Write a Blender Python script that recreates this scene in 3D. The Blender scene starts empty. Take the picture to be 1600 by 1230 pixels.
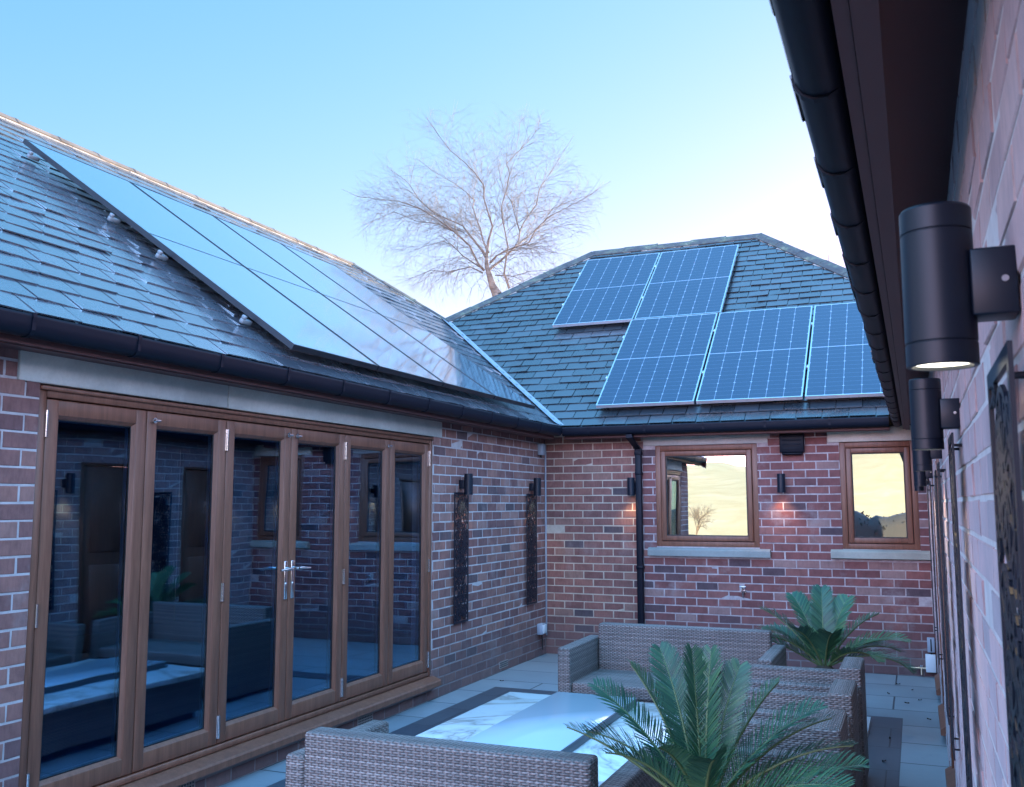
import bpy, bmesh, math, random
from mathutils import Vector, Matrix
R = math.radians
scn = bpy.context.scene
col = scn.collection
rng = random.Random(7)

# ------------------------------------------------------------------ helpers
class MB:
    """collects faces; build() links them as ONE mesh object"""
    def __init__(self):
        self.v = []; self.f = []; self.r = []; self.m = []; self.sm = []
    def face(self, pts, rnd=0.5, mat=0, smooth=False):
        i = len(self.v); self.v.extend([tuple(p) for p in pts])
        self.f.append(tuple(range(i, i + len(pts)))); self.r.append(rnd); self.m.append(mat); self.sm.append(smooth)
    def mesh(self, vs, fs, rnd=0.5, mat=0, smooth=False):
        i = len(self.v); self.v.extend([tuple(p) for p in vs])
        for f in fs:
            self.f.append(tuple(i + k for k in f)); self.r.append(rnd); self.m.append(mat); self.sm.append(smooth)
    def box(self, x0, x1, y0, y1, z0, z1, T=None, rnd=0.5, mat=0):
        c = [(x0,y0,z0),(x1,y0,z0),(x1,y1,z0),(x0,y1,z0),(x0,y0,z1),(x1,y0,z1),(x1,y1,z1),(x0,y1,z1)]
        if T: c = [T(*p) for p in c]
        self.mesh(c, [(0,3,2,1),(4,5,6,7),(0,1,5,4),(1,2,6,5),(2,3,7,6),(3,0,4,7)], rnd, mat)
    def rbox(self, x0, x1, y0, y1, z0, z1, r=0.01, seg=2, T=None, rnd=0.5, mat=0, smooth=True):
        bm = bmesh.new(); bmesh.ops.create_cube(bm, size=1)
        for v in bm.verts:
            v.co = Vector(((x0+x1)/2 + v.co.x*(x1-x0), (y0+y1)/2 + v.co.y*(y1-y0), (z0+z1)/2 + v.co.z*(z1-z0)))
        bmesh.ops.bevel(bm, geom=list(bm.edges), offset=r, segments=seg, profile=0.5, affect='EDGES')
        vs = [v.co.copy() for v in bm.verts]
        if T: vs = [T(*p) for p in vs]
        bm.verts.index_update()
        self.mesh(vs, [tuple(v.index for v in f.verts) for f in bm.faces], rnd, mat, smooth)
        bm.free()
    def cyl(self, a, b, ra, rb=None, n=12, caps=True, rnd=0.5, mat=0, smooth=True):
        a = Vector(a); b = Vector(b); rb = ra if rb is None else rb
        d = (b-a).normalized(); u = d.orthogonal().normalized(); w = d.cross(u)
        vs = []
        for p, r in ((a, ra), (b, rb)):
            for k in range(n):
                t = 2*math.pi*k/n; vs.append(p + (u*math.cos(t) + w*math.sin(t))*r)
        self.mesh(vs, [(k, (k+1) % n, n+(k+1) % n, n+k) for k in range(n)], rnd, mat, smooth)
        if caps:
            self.face(vs[:n][::-1], rnd, mat); self.face(vs[n:], rnd, mat)
    def lathe(self, c, prof, n=32, rnd=0.5, mat=0, smooth=True):
        vs = []
        for r, z in prof:
            for k in range(n):
                t = 2*math.pi*k/n; vs.append((c[0]+r*math.cos(t), c[1]+r*math.sin(t), c[2]+z))
        fs = []
        for j in range(len(prof)-1):
            for k in range(n):
                k2 = (k+1) % n; fs.append((j*n+k, j*n+k2, (j+1)*n+k2, (j+1)*n+k))
        self.mesh(vs, fs, rnd, mat, smooth)
    def tube(self, pts, rad, n=5, rnd=0.5, mat=0):
        pts = [Vector(p) for p in pts]; vs = []; u = None
        for i, p in enumerate(pts):
            d = (pts[min(i+1, len(pts)-1)] - pts[max(i-1, 0)])
            d = d.normalized() if d.length > 1e-9 else Vector((0,0,1))
            u = d.orthogonal().normalized() if u is None else (u - d*u.dot(d)).normalized()
            w = d.cross(u); r = rad[i] if hasattr(rad, '__len__') else rad
            for k in range(n):
                t = 2*math.pi*k/n; vs.append(p + (u*math.cos(t)+w*math.sin(t))*r)
        fs = [(i*n+k, i*n+(k+1) % n, (i+1)*n+(k+1) % n, (i+1)*n+k) for i in range(len(pts)-1) for k in range(n)]
        self.mesh(vs, fs, rnd, mat, True)
    def extrude(self, prof, T, u0, u1, rnd=0.5, mat=0, smooth=False, closed=True):
        """prof: list of (outward, z); swept along u from u0 to u1 through T(u, o, z)"""
        n = len(prof); a = [T(u0, o, z) for o, z in prof]; b = [T(u1, o, z) for o, z in prof]
        m = n if closed else n-1
        self.mesh(a+b, [(k, (k+1) % n, n+(k+1) % n, n+k) for k in range(m)], rnd, mat, smooth)
        if closed:
            self.face(a[::-1], rnd, mat); self.face(b, rnd, mat)
    def build(self, name, mats, parent=None, loc=None, clip=None, recalc=True):
        me = bpy.data.meshes.new(name)
        me.from_pydata(self.v, [], self.f)
        if not isinstance(mats, (list, tuple)): mats = [mats]
        for m in mats: me.materials.append(m)
        me.polygons.foreach_set('material_index', self.m)
        me.polygons.foreach_set('use_smooth', self.sm)
        at = me.attributes.new('rnd', 'FLOAT', 'FACE'); at.data.foreach_set('value', self.r)
        bm = bmesh.new(); bm.from_mesh(me)
        if recalc: bmesh.ops.recalc_face_normals(bm, faces=bm.faces)
        for (pc, pn) in (clip or []):
            bmesh.ops.bisect_plane(bm, geom=bm.verts[:]+bm.edges[:]+bm.faces[:], plane_co=pc, plane_no=pn, clear_outer=True)
        uv = bm.loops.layers.uv.new('UVMap')
        for f in bm.faces:
            n = f.normal; ax, ay, az = abs(n.x), abs(n.y), abs(n.z)
            for l in f.loops:
                p = l.vert.co
                if az >= ax and az >= ay: l[uv].uv = (p.x, p.y)
                elif ax >= ay: l[uv].uv = (p.y, p.z)
                else: l[uv].uv = (p.x, p.z)
        bm.to_mesh(me); bm.free()
        o = bpy.data.objects.new(name, me); col.objects.link(o)
        if parent: o.parent = parent
        if loc: o.location = loc
        return o

def tag(o, label=None, cat=None, group=None, kind=None):
    if label: o['label'] = label
    if cat: o['category'] = cat
    if group: o['group'] = group
    if kind: o['kind'] = kind
    return o
def thing(name, label, cat, loc=(0,0,0), rz=0, group=None):
    o = bpy.data.objects.new(name, None); col.objects.link(o)
    o.empty_display_size = 0.2; o.location = loc; o.rotation_euler = (0,0,rz)
    return tag(o, label, cat, group)
def copy_tree(o, parent=None):
    c = o.copy(); col.objects.link(c)
    if parent: c.parent = parent
    for ch in list(o.children): copy_tree(ch, c)
    return c

# ------------------------------------------------------------------ materials
def mat(name, base=(.5,.5,.5), rough=.6, metal=0.0, spec=.5):
    m = bpy.data.materials.new(name); m.use_nodes = True
    b = m.node_tree.nodes['Principled BSDF']
    b.inputs['Base Color'].default_value = (*base, 1); b.inputs['Roughness'].default_value = rough
    b.inputs['Metallic'].default_value = metal; b.inputs['Specular IOR Level'].default_value = spec
    return m
class NT:
    def __init__(self, m): self.m = m; self.t = m.node_tree; self.b = self.t.nodes['Principled BSDF']
    def n(self, typ, **kw):
        x = self.t.nodes.new(typ)
        for k, v in kw.items():
            if k in x.inputs: x.inputs[k].default_value = v
            else: setattr(x, k, v)
        return x
    def l(self, a, b): self.t.links.new(a, b)
    def math(self, op, a, b=None, c=None):
        x = self.t.nodes.new('ShaderNodeMath'); x.operation = op
        for i, s in enumerate((a, b, c)):
            if s is None: continue
            if hasattr(s, 'links'): self.l(s, x.inputs[i])
            else: x.inputs[i].default_value = s
        return x.outputs[0]
    def ramp(self, fac, stops, interp='LINEAR'):
        x = self.t.nodes.new('ShaderNodeValToRGB'); x.color_ramp.interpolation = interp
        e = x.color_ramp.elements
        while len(e) > 1: e.remove(e[-1])
        for i, (p, c) in enumerate(stops):
            if i == 0: e[0].position = p; el = e[0]
            else: el = e.new(p)
            el.color = (*c, 1) if len(c) == 3 else c
        self.l(fac, x.inputs[0]); return x.outputs[0]
    def mix(self, fac, a, b, mode='MIX'):
        x = self.t.nodes.new('ShaderNodeMix'); x.data_type = 'RGBA'; x.blend_type = mode
        for s, i in ((fac, 0), (a, 6), (b, 7)):
            if hasattr(s, 'links'): self.l(s, x.inputs[i])
            elif i == 0: x.inputs[0].default_value = s
            else: x.inputs[i].default_value = (*s, 1)
        return x.outputs[2]
    def noise(self, scale, detail=4, rough=.55, vec=None, dist=0.0):
        x = self.t.nodes.new('ShaderNodeTexNoise'); x.inputs['Scale'].default_value = scale
        x.inputs['Detail'].default_value = detail; x.inputs['Roughness'].default_value = rough
        x.inputs['Distortion'].default_value = dist
        if vec is not None: self.l(vec, x.inputs['Vector'])
        return x.outputs['Fac']
    def obj(self, scale=None):
        c = self.t.nodes.new('ShaderNodeTexCoord').outputs['Object']
        return self.mapv(c, scale)
    def uv(self, scale=None):
        c = self.t.nodes.new('ShaderNodeTexCoord').outputs['UV']
        return self.mapv(c, scale)
    def mapv(self, c, scale):
        if not scale: return c
        mp = self.t.nodes.new('ShaderNodeMapping'); mp.inputs['Scale'].default_value = scale
        self.l(c, mp.inputs[0]); return mp.outputs[0]
    def rnd(self):
        a = self.t.nodes.new('ShaderNodeAttribute'); a.attribute_name = 'rnd'; return a.outputs['Fac']
    def bump(self, h, strength=.5, dist=.005):
        b = self.t.nodes.new('ShaderNodeBump'); b.inputs['Strength'].default_value = strength
        b.inputs['Distance'].default_value = dist
        self.l(h, b.inputs['Height']); self.l(b.outputs[0], self.b.inputs['Normal'])
    def color(self, c): self.l(c, self.b.inputs['Base Color'])
    def rough(self, r): self.l(r, self.b.inputs['Roughness'])

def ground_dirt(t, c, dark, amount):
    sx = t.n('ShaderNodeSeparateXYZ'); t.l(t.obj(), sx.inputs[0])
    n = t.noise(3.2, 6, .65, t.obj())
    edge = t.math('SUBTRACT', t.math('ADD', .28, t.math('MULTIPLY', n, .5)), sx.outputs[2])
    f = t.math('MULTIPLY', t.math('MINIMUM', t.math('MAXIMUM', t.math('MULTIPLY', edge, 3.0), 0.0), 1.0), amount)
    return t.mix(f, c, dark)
def brick_mat(name, stops, streak=1.0, bloom=.35):
    m = mat(name, rough=.85, spec=.3); t = NT(m)
    c = t.ramp(t.rnd(), stops)
    n1 = t.noise(9, 5, .6, t.obj()); n2 = t.noise(60, 4, .6, t.uv((1.0, .25, 1)))
    c = t.mix(.75, c, t.ramp(n1, [(.25,(.62,.6,.62)),(.5,(1,1,1)),(.75,(1.25,1.2,1.18))]), 'MULTIPLY')
    c = t.mix(.5*streak, c, t.ramp(n2, [(.3,(.7,.68,.7)),(.6,(1.12,1.1,1.1))]), 'MULTIPLY')
    # pale lime bloom patches
    bl = t.ramp(t.noise(2.3, 6, .65, t.obj()), [(.56,(0,0,0)),(.74,(1,1,1))])
    c = t.mix(t.math('MULTIPLY', bl, bloom), c, (.42,.36,.36))
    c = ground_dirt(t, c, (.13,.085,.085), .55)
    t.color(c)
    h = t.math('ADD', t.math('MULTIPLY', n2, .6), t.math('MULTIPLY', t.noise(140, 3, .6, t.obj()), .5))
    t.bump(h, .5*streak, .004)
    return m
def mortar_mat(name, a, b):
    m = mat(name, rough=.95, spec=.2); t = NT(m)
    n = t.noise(14, 6, .65, t.obj())
    c = t.ramp(n, [(.3, a), (.7, b)])
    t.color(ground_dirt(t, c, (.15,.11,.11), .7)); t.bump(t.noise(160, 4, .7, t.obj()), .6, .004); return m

M = {}
M['brick_left'] = brick_mat('brick purple brown', [(0,(0.109,0.072,0.076)),(.055,(0.146,0.088,0.091)),(.075,(0.182,0.088,0.084)),(.5,(0.251,0.118,0.102)),(.8,(0.292,0.139,0.114)),(1,(0.329,0.177,0.151))])
M['brick_corner'] = brick_mat('brick brown', [(0,(0.076,0.062,0.071)),(.055,(0.123,0.085,0.090)),(.08,(0.180,0.087,0.078)),(.55,(0.237,0.109,0.092)),(.85,(0.271,0.123,0.100)),(1,(0.257,0.152,0.123))])
M['brick_old'] = brick_mat('brick old red', [(0,(0.097,0.062,0.070)),(.08,(0.132,0.066,0.069)),(.12,(0.176,0.069,0.066)),(.6,(0.216,0.081,0.075)),(.9,(0.251,0.101,0.088)),(1,(0.299,0.185,0.167))], .6, .5)
M['brick_near'] = brick_mat('brick purple rough', [(0,(0.200,0.160,0.171)),(.055,(0.260,0.188,0.198)),(.08,(0.320,0.216,0.216)),(.5,(0.390,0.244,0.239)),(.8,(0.440,0.259,0.243)),(1,(0.460,0.310,0.288))], 1.5)
b_ = M['brick_near'].node_tree.nodes['Principled BSDF']; b_.inputs['Sheen Weight'].default_value = .4; b_.inputs['Sheen Roughness'].default_value = .5; b_.inputs['Sheen Tint'].default_value = (.9,.85,.9,1)
M['mortar'] = mortar_mat('mortar pale', (.42,.36,.36), (.58,.51,.50))
M['mortar_near'] = mortar_mat('mortar near', (.55,.50,.50), (.72,.67,.66))
M['mortar_tan'] = mortar_mat('mortar tan', (.42,.34,.27), (.56,.47,.39))
M['mortar_old'] = mortar_mat('mortar old', (.32,.24,.24), (.55,.47,.46))
def stone_mat(name, a, b):
    m = mat(name, rough=.85, spec=.25); t = NT(m)
    n = t.noise(1.7, 8, .62, t.obj(), .6)
    c = t.ramp(n, [(.3, a), (.52, b), (.72, tuple(min(1, x*1.18) for x in b))])
    t.color(t.mix(.4, c, t.ramp(t.noise(45, 4, .7, t.obj()), [(.3,(.8,.8,.8)),(.7,(1.1,1.1,1.1))]), 'MULTIPLY'))
    t.bump(t.noise(120, 4, .7, t.obj()), .35, .003); return m
M['stone'] = stone_mat('sandstone grey', (.46,.44,.40), (.60,.57,.52))
M['sill_grey'] = stone_mat('weathered sill grey', (.20,.21,.20), (.29,.29,.27))
M['sill_cream'] = stone_mat('weathered sill cream', (.30,.29,.25), (.42,.40,.34))
M['stone_cream'] = stone_mat('sandstone cream', (.58,.54,.46), (.72,.67,.57))
# slate
def slate_mat(name, a, b, c3, r0):
    m = mat(name, rough=.4, spec=.7); t = NT(m)
    c = t.ramp(t.rnd(), [(0, a), (.6, b), (1, c3)]); t.b.inputs['IOR'].default_value = 1.6
    n = t.noise(26, 5, .6, t.obj())
    t.color(t.mix(.6, c, t.ramp(n, [(.3,(.75,.75,.75)),(.7,(1.2,1.2,1.2))]), 'MULTIPLY'))
    rr = t.math('ADD', t.math('MULTIPLY', n, .22), r0)
    t.rough(t.math('ADD', rr, t.math('MULTIPLY', t.rnd(), .08)))
    t.bump(t.math('ADD', n, t.math('MULTIPLY', t.noise(110, 3, .6, t.obj()), .5)), .22, .004); return m
M['slate_sheen'] = slate_mat('slate with sky sheen', (.05,.06,.08), (.07,.083,.105), (.095,.108,.13), .10)  # paler slate copy for the left slope, sky sheen put into its colour
M['slate'] = slate_mat('slate', (.018,.024,.03), (.027,.034,.042), (.042,.050,.06), .16)
M['ridge_left'] = stone_mat('ridge tile buff', (.10,.085,.075), (.17,.145,.125))
def lichen_tile():
    m = mat('ridge tile grey', rough=.85, spec=.25); t = NT(m)
    n = t.noise(7, 7, .7, t.obj())
    t.color(t.ramp(n, [(.3,(.05,.052,.06)),(.5,(.085,.09,.09)),(.62,(.13,.15,.11)),(.75,(.26,.25,.2))]))
    t.bump(t.noise(60, 5, .7, t.obj()), .5, .006); return m
M['ridge_back'] = lichen_tile()
M['bedding'] = mortar_mat('ridge mortar', (.3,.28,.26), (.5,.47,.43))
M['lead'] = mat('valley lead', (.26,.33,.39), .42, .0)
# brown foil woodgrain
def wood_brown():
    m = mat('brown woodgrain foil', rough=.42, spec=.45); t = NT(m)
    a = t.noise(5, 6, .6, t.obj((6, 6, .5))); b = t.noise(34, 5, .6, t.obj((5, 5, .22)))
    c = t.ramp(a, [(.3,(.17,.066,.040)),(.55,(.23,.092,.056)),(.8,(.285,.122,.076))])
    t.color(t.mix(.55, c, t.ramp(b, [(.35,(.72,.7,.68)),(.65,(1.12,1.1,1.08))]), 'MULTIPLY'))
    t.bump(b, .12, .002); return m
M['wood'] = wood_brown()
M['fascia'] = mat('fascia brown', (.115,.05,.048), .5, 0, .3)
M['black_pvc'] = mat('black pvc', (.003,.005,.012), .5, 0, .22)
M['black_paint'] = mat('black powder coat', (.004,.008,.018), .42, 0, .45)
M['gasket'] = mat('black gasket', (.01,.01,.012), .5)
M['chrome'] = mat('chrome', (.75,.75,.76), .16, 1)
M['alu'] = mat('anodised aluminium', (.62,.65,.68), .32, .9)
M['alu_dark'] = mat('black anodised frame', (.02,.022,.028), .35, .3)
M['hook'] = mat('dull galvanised hook', (.22,.24,.26), .65, .3)
M['white_pvc'] = mat('white pvc', (.72,.74,.76), .4)
M['grey_pvc'] = mat('grey pvc', (.33,.37,.43), .45)
M['brass'] = mat('brass tap', (.55,.47,.33), .3, 1)
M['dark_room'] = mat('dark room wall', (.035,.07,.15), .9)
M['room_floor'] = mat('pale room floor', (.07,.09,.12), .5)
def glass_mat(name, lo, hi, tint, trans=(.75,.8,.85)):
    m = bpy.data.materials.new(name); m.use_nodes = True; t = m.node_tree; t.nodes.clear()
    o = t.nodes.new('ShaderNodeOutputMaterial'); mx = t.nodes.new('ShaderNodeMixShader')
    g = t.nodes.new('ShaderNodeBsdfGlossy'); g.inputs['Roughness'].default_value = .008; g.inputs['Color'].default_value = (*tint, 1)
    tr = t.nodes.new('ShaderNodeBsdfTransparent'); tr.inputs['Color'].default_value = (*trans, 1)
    lw = t.nodes.new('ShaderNodeLayerWeight'); lw.inputs['Blend'].default_value = .5
    mr = t.nodes.new('ShaderNodeMapRange'); mr.inputs['To Min'].default_value = lo; mr.inputs['To Max'].default_value = hi
    p = t.nodes.new('ShaderNodeMath'); p.operation = 'POWER'; p.inputs[1].default_value = 2.0
    t.links.new(lw.outputs['Facing'], p.inputs[0]); t.links.new(p.outputs[0], mr.inputs['Value'])
    # very faint waviness of double glazing
    tc = t.nodes.new('ShaderNodeTexCoord'); nz = t.nodes.new('ShaderNodeTexNoise'); nz.inputs['Scale'].default_value = 1.6; nz.inputs['Detail'].default_value = 1
    bp = t.nodes.new('ShaderNodeBump'); bp.inputs['Strength'].default_value = .09; bp.inputs['Distance'].default_value = .02
    t.links.new(tc.outputs['Object'], nz.inputs['Vector']); t.links.new(nz.outputs['Fac'], bp.inputs['Height']); t.links.new(bp.outputs[0], g.inputs['Normal'])
    t.links.new(mr.outputs[0], mx.inputs[0]); t.links.new(tr.outputs[0], mx.inputs[1]); t.links.new(g.outputs[0], mx.inputs[2]); t.links.new(mx.outputs[0], o.inputs[0])
    return m
M['door_glass'] = glass_mat('door glass', .16, .62, (.50,.80,1.0), (.55,.70,.86))
M['window_glass'] = glass_mat('window glass', .6, .9, (.98,1,1), (.5,.5,.5))
# solar glass : cells drawn from the panel's own UV (object coords, metres)
def solar_mat(name, cell, line, rough, ncol, nrow, pw, ph, busbars=True):
    m = mat(name, rough=rough, spec=.6); t = NT(m)
    sx = t.n('ShaderNodeSeparateXYZ'); t.l(t.obj(), sx.inputs[0]); x, y = sx.outputs[0], sx.outputs[1]
    def lines(v, n, size, w):
        f = t.math('FRACT', t.math('MULTIPLY', v, n/size)); d = t.math('MINIMUM', f, t.math('SUBTRACT', 1.0, f))
        return t.math('LESS_THAN', d, w*n/size)
    lx = lines(x, ncol, pw, .0035)
    ly = lines(y, nrow, ph, .0016)
    mid = t.math('LESS_THAN', t.math('ABSOLUTE', t.math('SUBTRACT', y, ph/2)), .007)
    # diamonds where cell corners are clipped
    def fr(v, n, size):
        f = t.math('FRACT', t.math('MULTIPLY', v, n/size)); return t.math('MULTIPLY', t.math('MINIMUM', f, t.math('SUBTRACT', 1.0, f)), size/n)
    dia = t.math('LESS_THAN', t.math('ADD', fr(x, ncol, pw), fr(y, nrow/2, ph)), .012)
    c = t.mix(t.math('MULTIPLY', ly, .22), cell, line)
    c = t.mix(t.math('MULTIPLY', lx, .42), c, line)
    c = t.mix(t.math('MAXIMUM', t.math('MULTIPLY', mid, .7), t.math('MULTIPLY', dia, .8)), c, line)
    t.color(c); m.node_tree.nodes['Principled BSDF'].inputs['Coat Weight'].default_value = .3
    m.node_tree.nodes['Principled BSDF'].inputs['Coat Roughness'].default_value = rough
    return m
def shiny(m, w_, ior, r_):
    b = m.node_tree.nodes['Principled BSDF']; b.inputs['Coat Weight'].default_value = w_; b.inputs['Coat IOR'].default_value = ior; b.inputs['Coat Roughness'].default_value = r_
shiny(M['slate'], .55, 1.5, .26); shiny(M['slate_sheen'], 1.0, 3.0, .13)
M['solar_blue'] = solar_mat('blue solar cells', (.006,.017,.05), (.30,.38,.48), .2, 6, 24, 1.05, 1.91)
M['solar_sheen'] = solar_mat('solar cells with sky sheen', (.42,.62,.80), (.36,.54,.72), .05, 6, 24, 1.02, 2.9)  # dark panels, but reflected sky is put into this pale cell colour
shiny(M['solar_sheen'], 1, 3.0, .05); b_ = M['solar_sheen'].node_tree.nodes['Principled BSDF']; b_.inputs['Metallic'].default_value = .7
# paving
def paving_mat(name, a, b, w, h, joint, offs=.5, jc=(.12,.13,.14)):
    m = mat(name, rough=.5, spec=.45); t = NT(m)
    br = t.n('ShaderNodeTexBrick'); br.offset = offs; br.inputs['Scale'].default_value = 1
    br.inputs['Color1'].default_value = (*a,1); br.inputs['Color2'].default_value = (*b,1); br.inputs['Mortar'].default_value = (*jc,1)
    br.inputs['Mortar Size'].default_value = joint; br.inputs['Brick Width'].default_value = w; br.inputs['Row Height'].default_value = h
    br.inputs['Mortar Smooth'].default_value = .3; br.inputs['Bias'].default_value = 0
    t.l(t.obj(), br.inputs['Vector'])
    n = t.noise(2.2, 7, .6, t.obj(), .8)
    c = t.mix(.7, br.outputs['Color'], t.ramp(n, [(.3,(.8,.8,.82)),(.7,(1.15,1.14,1.12))]), 'MULTIPLY')
    dirt = t.ramp(t.noise(9, 6, .7, t.obj()), [(.6,(1,1,1)),(.78,(.68,.68,.7))])
    c = t.mix(.8, c, dirt, 'MULTIPLY')
    t.color(c); t.rough(t.math('ADD', t.math('MULTIPLY', n, .25), .38))
    h2 = t.math('SUBTRACT', t.math('MULTIPLY', t.noise(40, 4, .6, t.obj()), .25), br.outputs['Fac'])
    t.bump(h2, .5, .004); return m
M['paving'] = paving_mat('pale porcelain paving', (.215,.255,.28), (.26,.30,.325), 1.2, .56, .008, .5, (.05,.06,.07))
M['paving_dark'] = paving_mat('charcoal paving', (.05,.06,.078), (.064,.075,.092), .9, .6, .005, .5, (.03,.03,.035))
def marble():
    m = mat('white veined marble', rough=.2, spec=.5); t = NT(m)
    n = t.noise(.9, 5, .55, t.obj((1,.75,1)), 1.4)
    v = t.ramp(t.math('ABSOLUTE', t.math('SUBTRACT', n, .5)), [(0,(.50,.46,.42)),(.012,(.72,.69,.65)),(.045,(.90,.89,.87))])
    n2 = t.noise(2.6, 7, .6, t.obj((1,1.4,1)), 1.2)
    v2 = t.ramp(t.math('ABSOLUTE', t.math('SUBTRACT', n2, .55)), [(0,(.66,.63,.60)),(.006,(1,1,1))])
    c = t.mix(.55, v, v2, 'MULTIPLY')
    t.color(t.mix(.6, c, t.ramp(t.noise(1.7, 6, .65, t.obj()), [(.35,(.86,.86,.87)),(.65,(1,1,1))]), 'MULTIPLY')); return m
M['marble'] = marble()
M['slab_top'] = mat('satin pale lid', (.55,.62,.68), .12)
M['slab_edge'] = mat('grey lid edge', (.10,.11,.13), .4)
# wicker
def wicker():
    m = mat('grey brown rattan', rough=.5, spec=.4); t = NT(m)
    sx = t.n('ShaderNodeSeparateXYZ'); t.l(t.uv(), sx.inputs[0]); u, v = sx.outputs[0], sx.outputs[1]
    SH, SW = .0100, .034
    row = t.math('FLOOR', t.math('DIVIDE', v, SH)); fv = t.math('FRACT', t.math('DIVIDE', v, SH))
    par = t.math('MODULO', t.math('ABSOLUTE', row), 2.0)
    strand = t.math('POWER', t.math('ABSOLUTE', t.math('SINE', t.math('MULTIPLY', fv, math.pi))), .6)
    ph = t.math('ADD', t.math('ADD', t.math('MULTIPLY', u, 2*math.pi/SW/1.0), t.math('MULTIPLY', t.noise(9, 2, .5, t.obj()), 2.2)), t.math('MULTIPLY', par, math.pi))
    wave = t.math('ADD', t.math('MULTIPLY', t.math('COSINE', ph), .5), .5)
    over = t.math('MULTIPLY', strand, t.math('ADD', t.math('MULTIPLY', wave, .85), .15))
    # upright stakes show between the strands
    st = t.math('POWER', t.math('ABSOLUTE', t.math('COSINE', t.math('MULTIPLY', u, math.pi/SW))), 6.0)
    h = t.math('MAXIMUM', over, t.math('MULTIPLY', st, .35))
    n = t.noise(30, 4, .6, t.uv((.25, 3, 1)))
    wn = t.n('ShaderNodeTexWhiteNoise'); wn.noise_dimensions = '1D'; t.l(row, wn.inputs['W'])
    rn = t.math('ADD', t.math('MULTIPLY', wn.outputs['Value'], .5), t.math('MULTIPLY', n, .5))
    c = t.ramp(rn, [(.25,(.19,.155,.145)),(.5,(.26,.215,.20)),(.75,(.335,.285,.268))])
    gap = t.ramp(h, [(.04,(.16,.15,.15)),(.3,(.8,.8,.8)),(.6,(1,1,1))])
    wear = t.ramp(t.noise(4.5, 5, .6, t.obj()), [(.3,(.78,.76,.76)),(.65,(1.18,1.15,1.12))])
    c = t.mix(.8, c, wear, 'MULTIPLY')
    t.color(t.mix(1.0, c, gap, 'MULTIPLY')); t.bump(h, 1.0, .007)
    return m
M['wicker'] = wicker()
def leaf_mat(name, a, b, c3):
    m = mat(name, rough=.42, spec=.4); t = NT(m)
    t.color(t.ramp(t.rnd(), [(0, a), (.5, b), (1, c3)]))
    m.node_tree.nodes['Principled BSDF'].inputs['Sheen Weight'].default_value = .0
    return m
M['leaf'] = leaf_mat('cycad leaflet', (.017,.065,.044), (.036,.115,.062), (.09,.19,.07))
M['hedge'] = mat('dark hedge', (.05,.055,.06), .9)
M['rachis'] = mat('cycad leaf stalk', (.11,.15,.055), .45)
M['cycad_trunk'] = mat('cycad trunk', (.06,.045,.03), .9)
M['soil'] = mat('potting soil', (.03,.024,.018), .95)
M['pot'] = mat('dark grey planter', (.06,.062,.068), .5)
def bark():
    m = mat('birch bark', rough=.85, spec=.2); t = NT(m)
    n = t.noise(5, 6, .65, t.obj((1,1,3)))
    c = t.ramp(n, [(.3,(.12,.085,.065)),(.5,(.26,.19,.145)),(.7,(.36,.29,.235))]); t.color(c); return m
M['bark'] = bark(); M['twig'] = mat('thin twig', (.20,.165,.14), .8)
M['terracotta'] = mat('buff air brick', (.30,.24,.22), .85)
def em(name, c, s):
    m = bpy.data.materials.new(name); m.use_nodes = True; b = m.node_tree.nodes['Principled BSDF']
    b.inputs['Base Color'].default_value = (.8,.8,.8,1); b.inputs['Emission Color'].default_value = (*c, 1); b.inputs['Emission Strength'].default_value = s
    return m
M['lamp_lens'] = em('lit lamp lens', (1,.93,.74), 1.1)

# ------------------------------------------------------------------ sun, sky, camera
SUN_EL, SUN_AZ = 6.0, 20.0         # azimuth clockwise from +Y (the back wall's outward side)
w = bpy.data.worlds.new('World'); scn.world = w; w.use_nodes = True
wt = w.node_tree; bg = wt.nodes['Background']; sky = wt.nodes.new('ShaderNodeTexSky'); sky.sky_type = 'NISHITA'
sky.sun_disc = False; sky.sun_elevation = R(SUN_EL); sky.sun_rotation = R(SUN_AZ)
sky.altitude = 50; sky.air_density = 1.0; sky.dust_density = .3; sky.ozone_density = 1.5
sp = wt.nodes.new('ShaderNodeSeparateColor'); cb = wt.nodes.new('ShaderNodeCombineColor'); wt.links.new(sky.outputs[0], sp.inputs[0])
for i_, pw_ in enumerate((1.22, .62, .6)):
    mp = wt.nodes.new('ShaderNodeMath'); mp.operation = 'POWER'; mp.inputs[1].default_value = pw_
    wt.links.new(sp.outputs[i_], mp.inputs[0]); wt.links.new(mp.outputs[0], cb.inputs[i_])
tn = wt.nodes.new('ShaderNodeMix'); tn.data_type = 'RGBA'; tn.blend_type = 'MULTIPLY'; tn.inputs[0].default_value = 1; tn.inputs[7].default_value = (.40,.565,.78,1)
wt.links.new(cb.outputs[0], tn.inputs[6]); 
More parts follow.
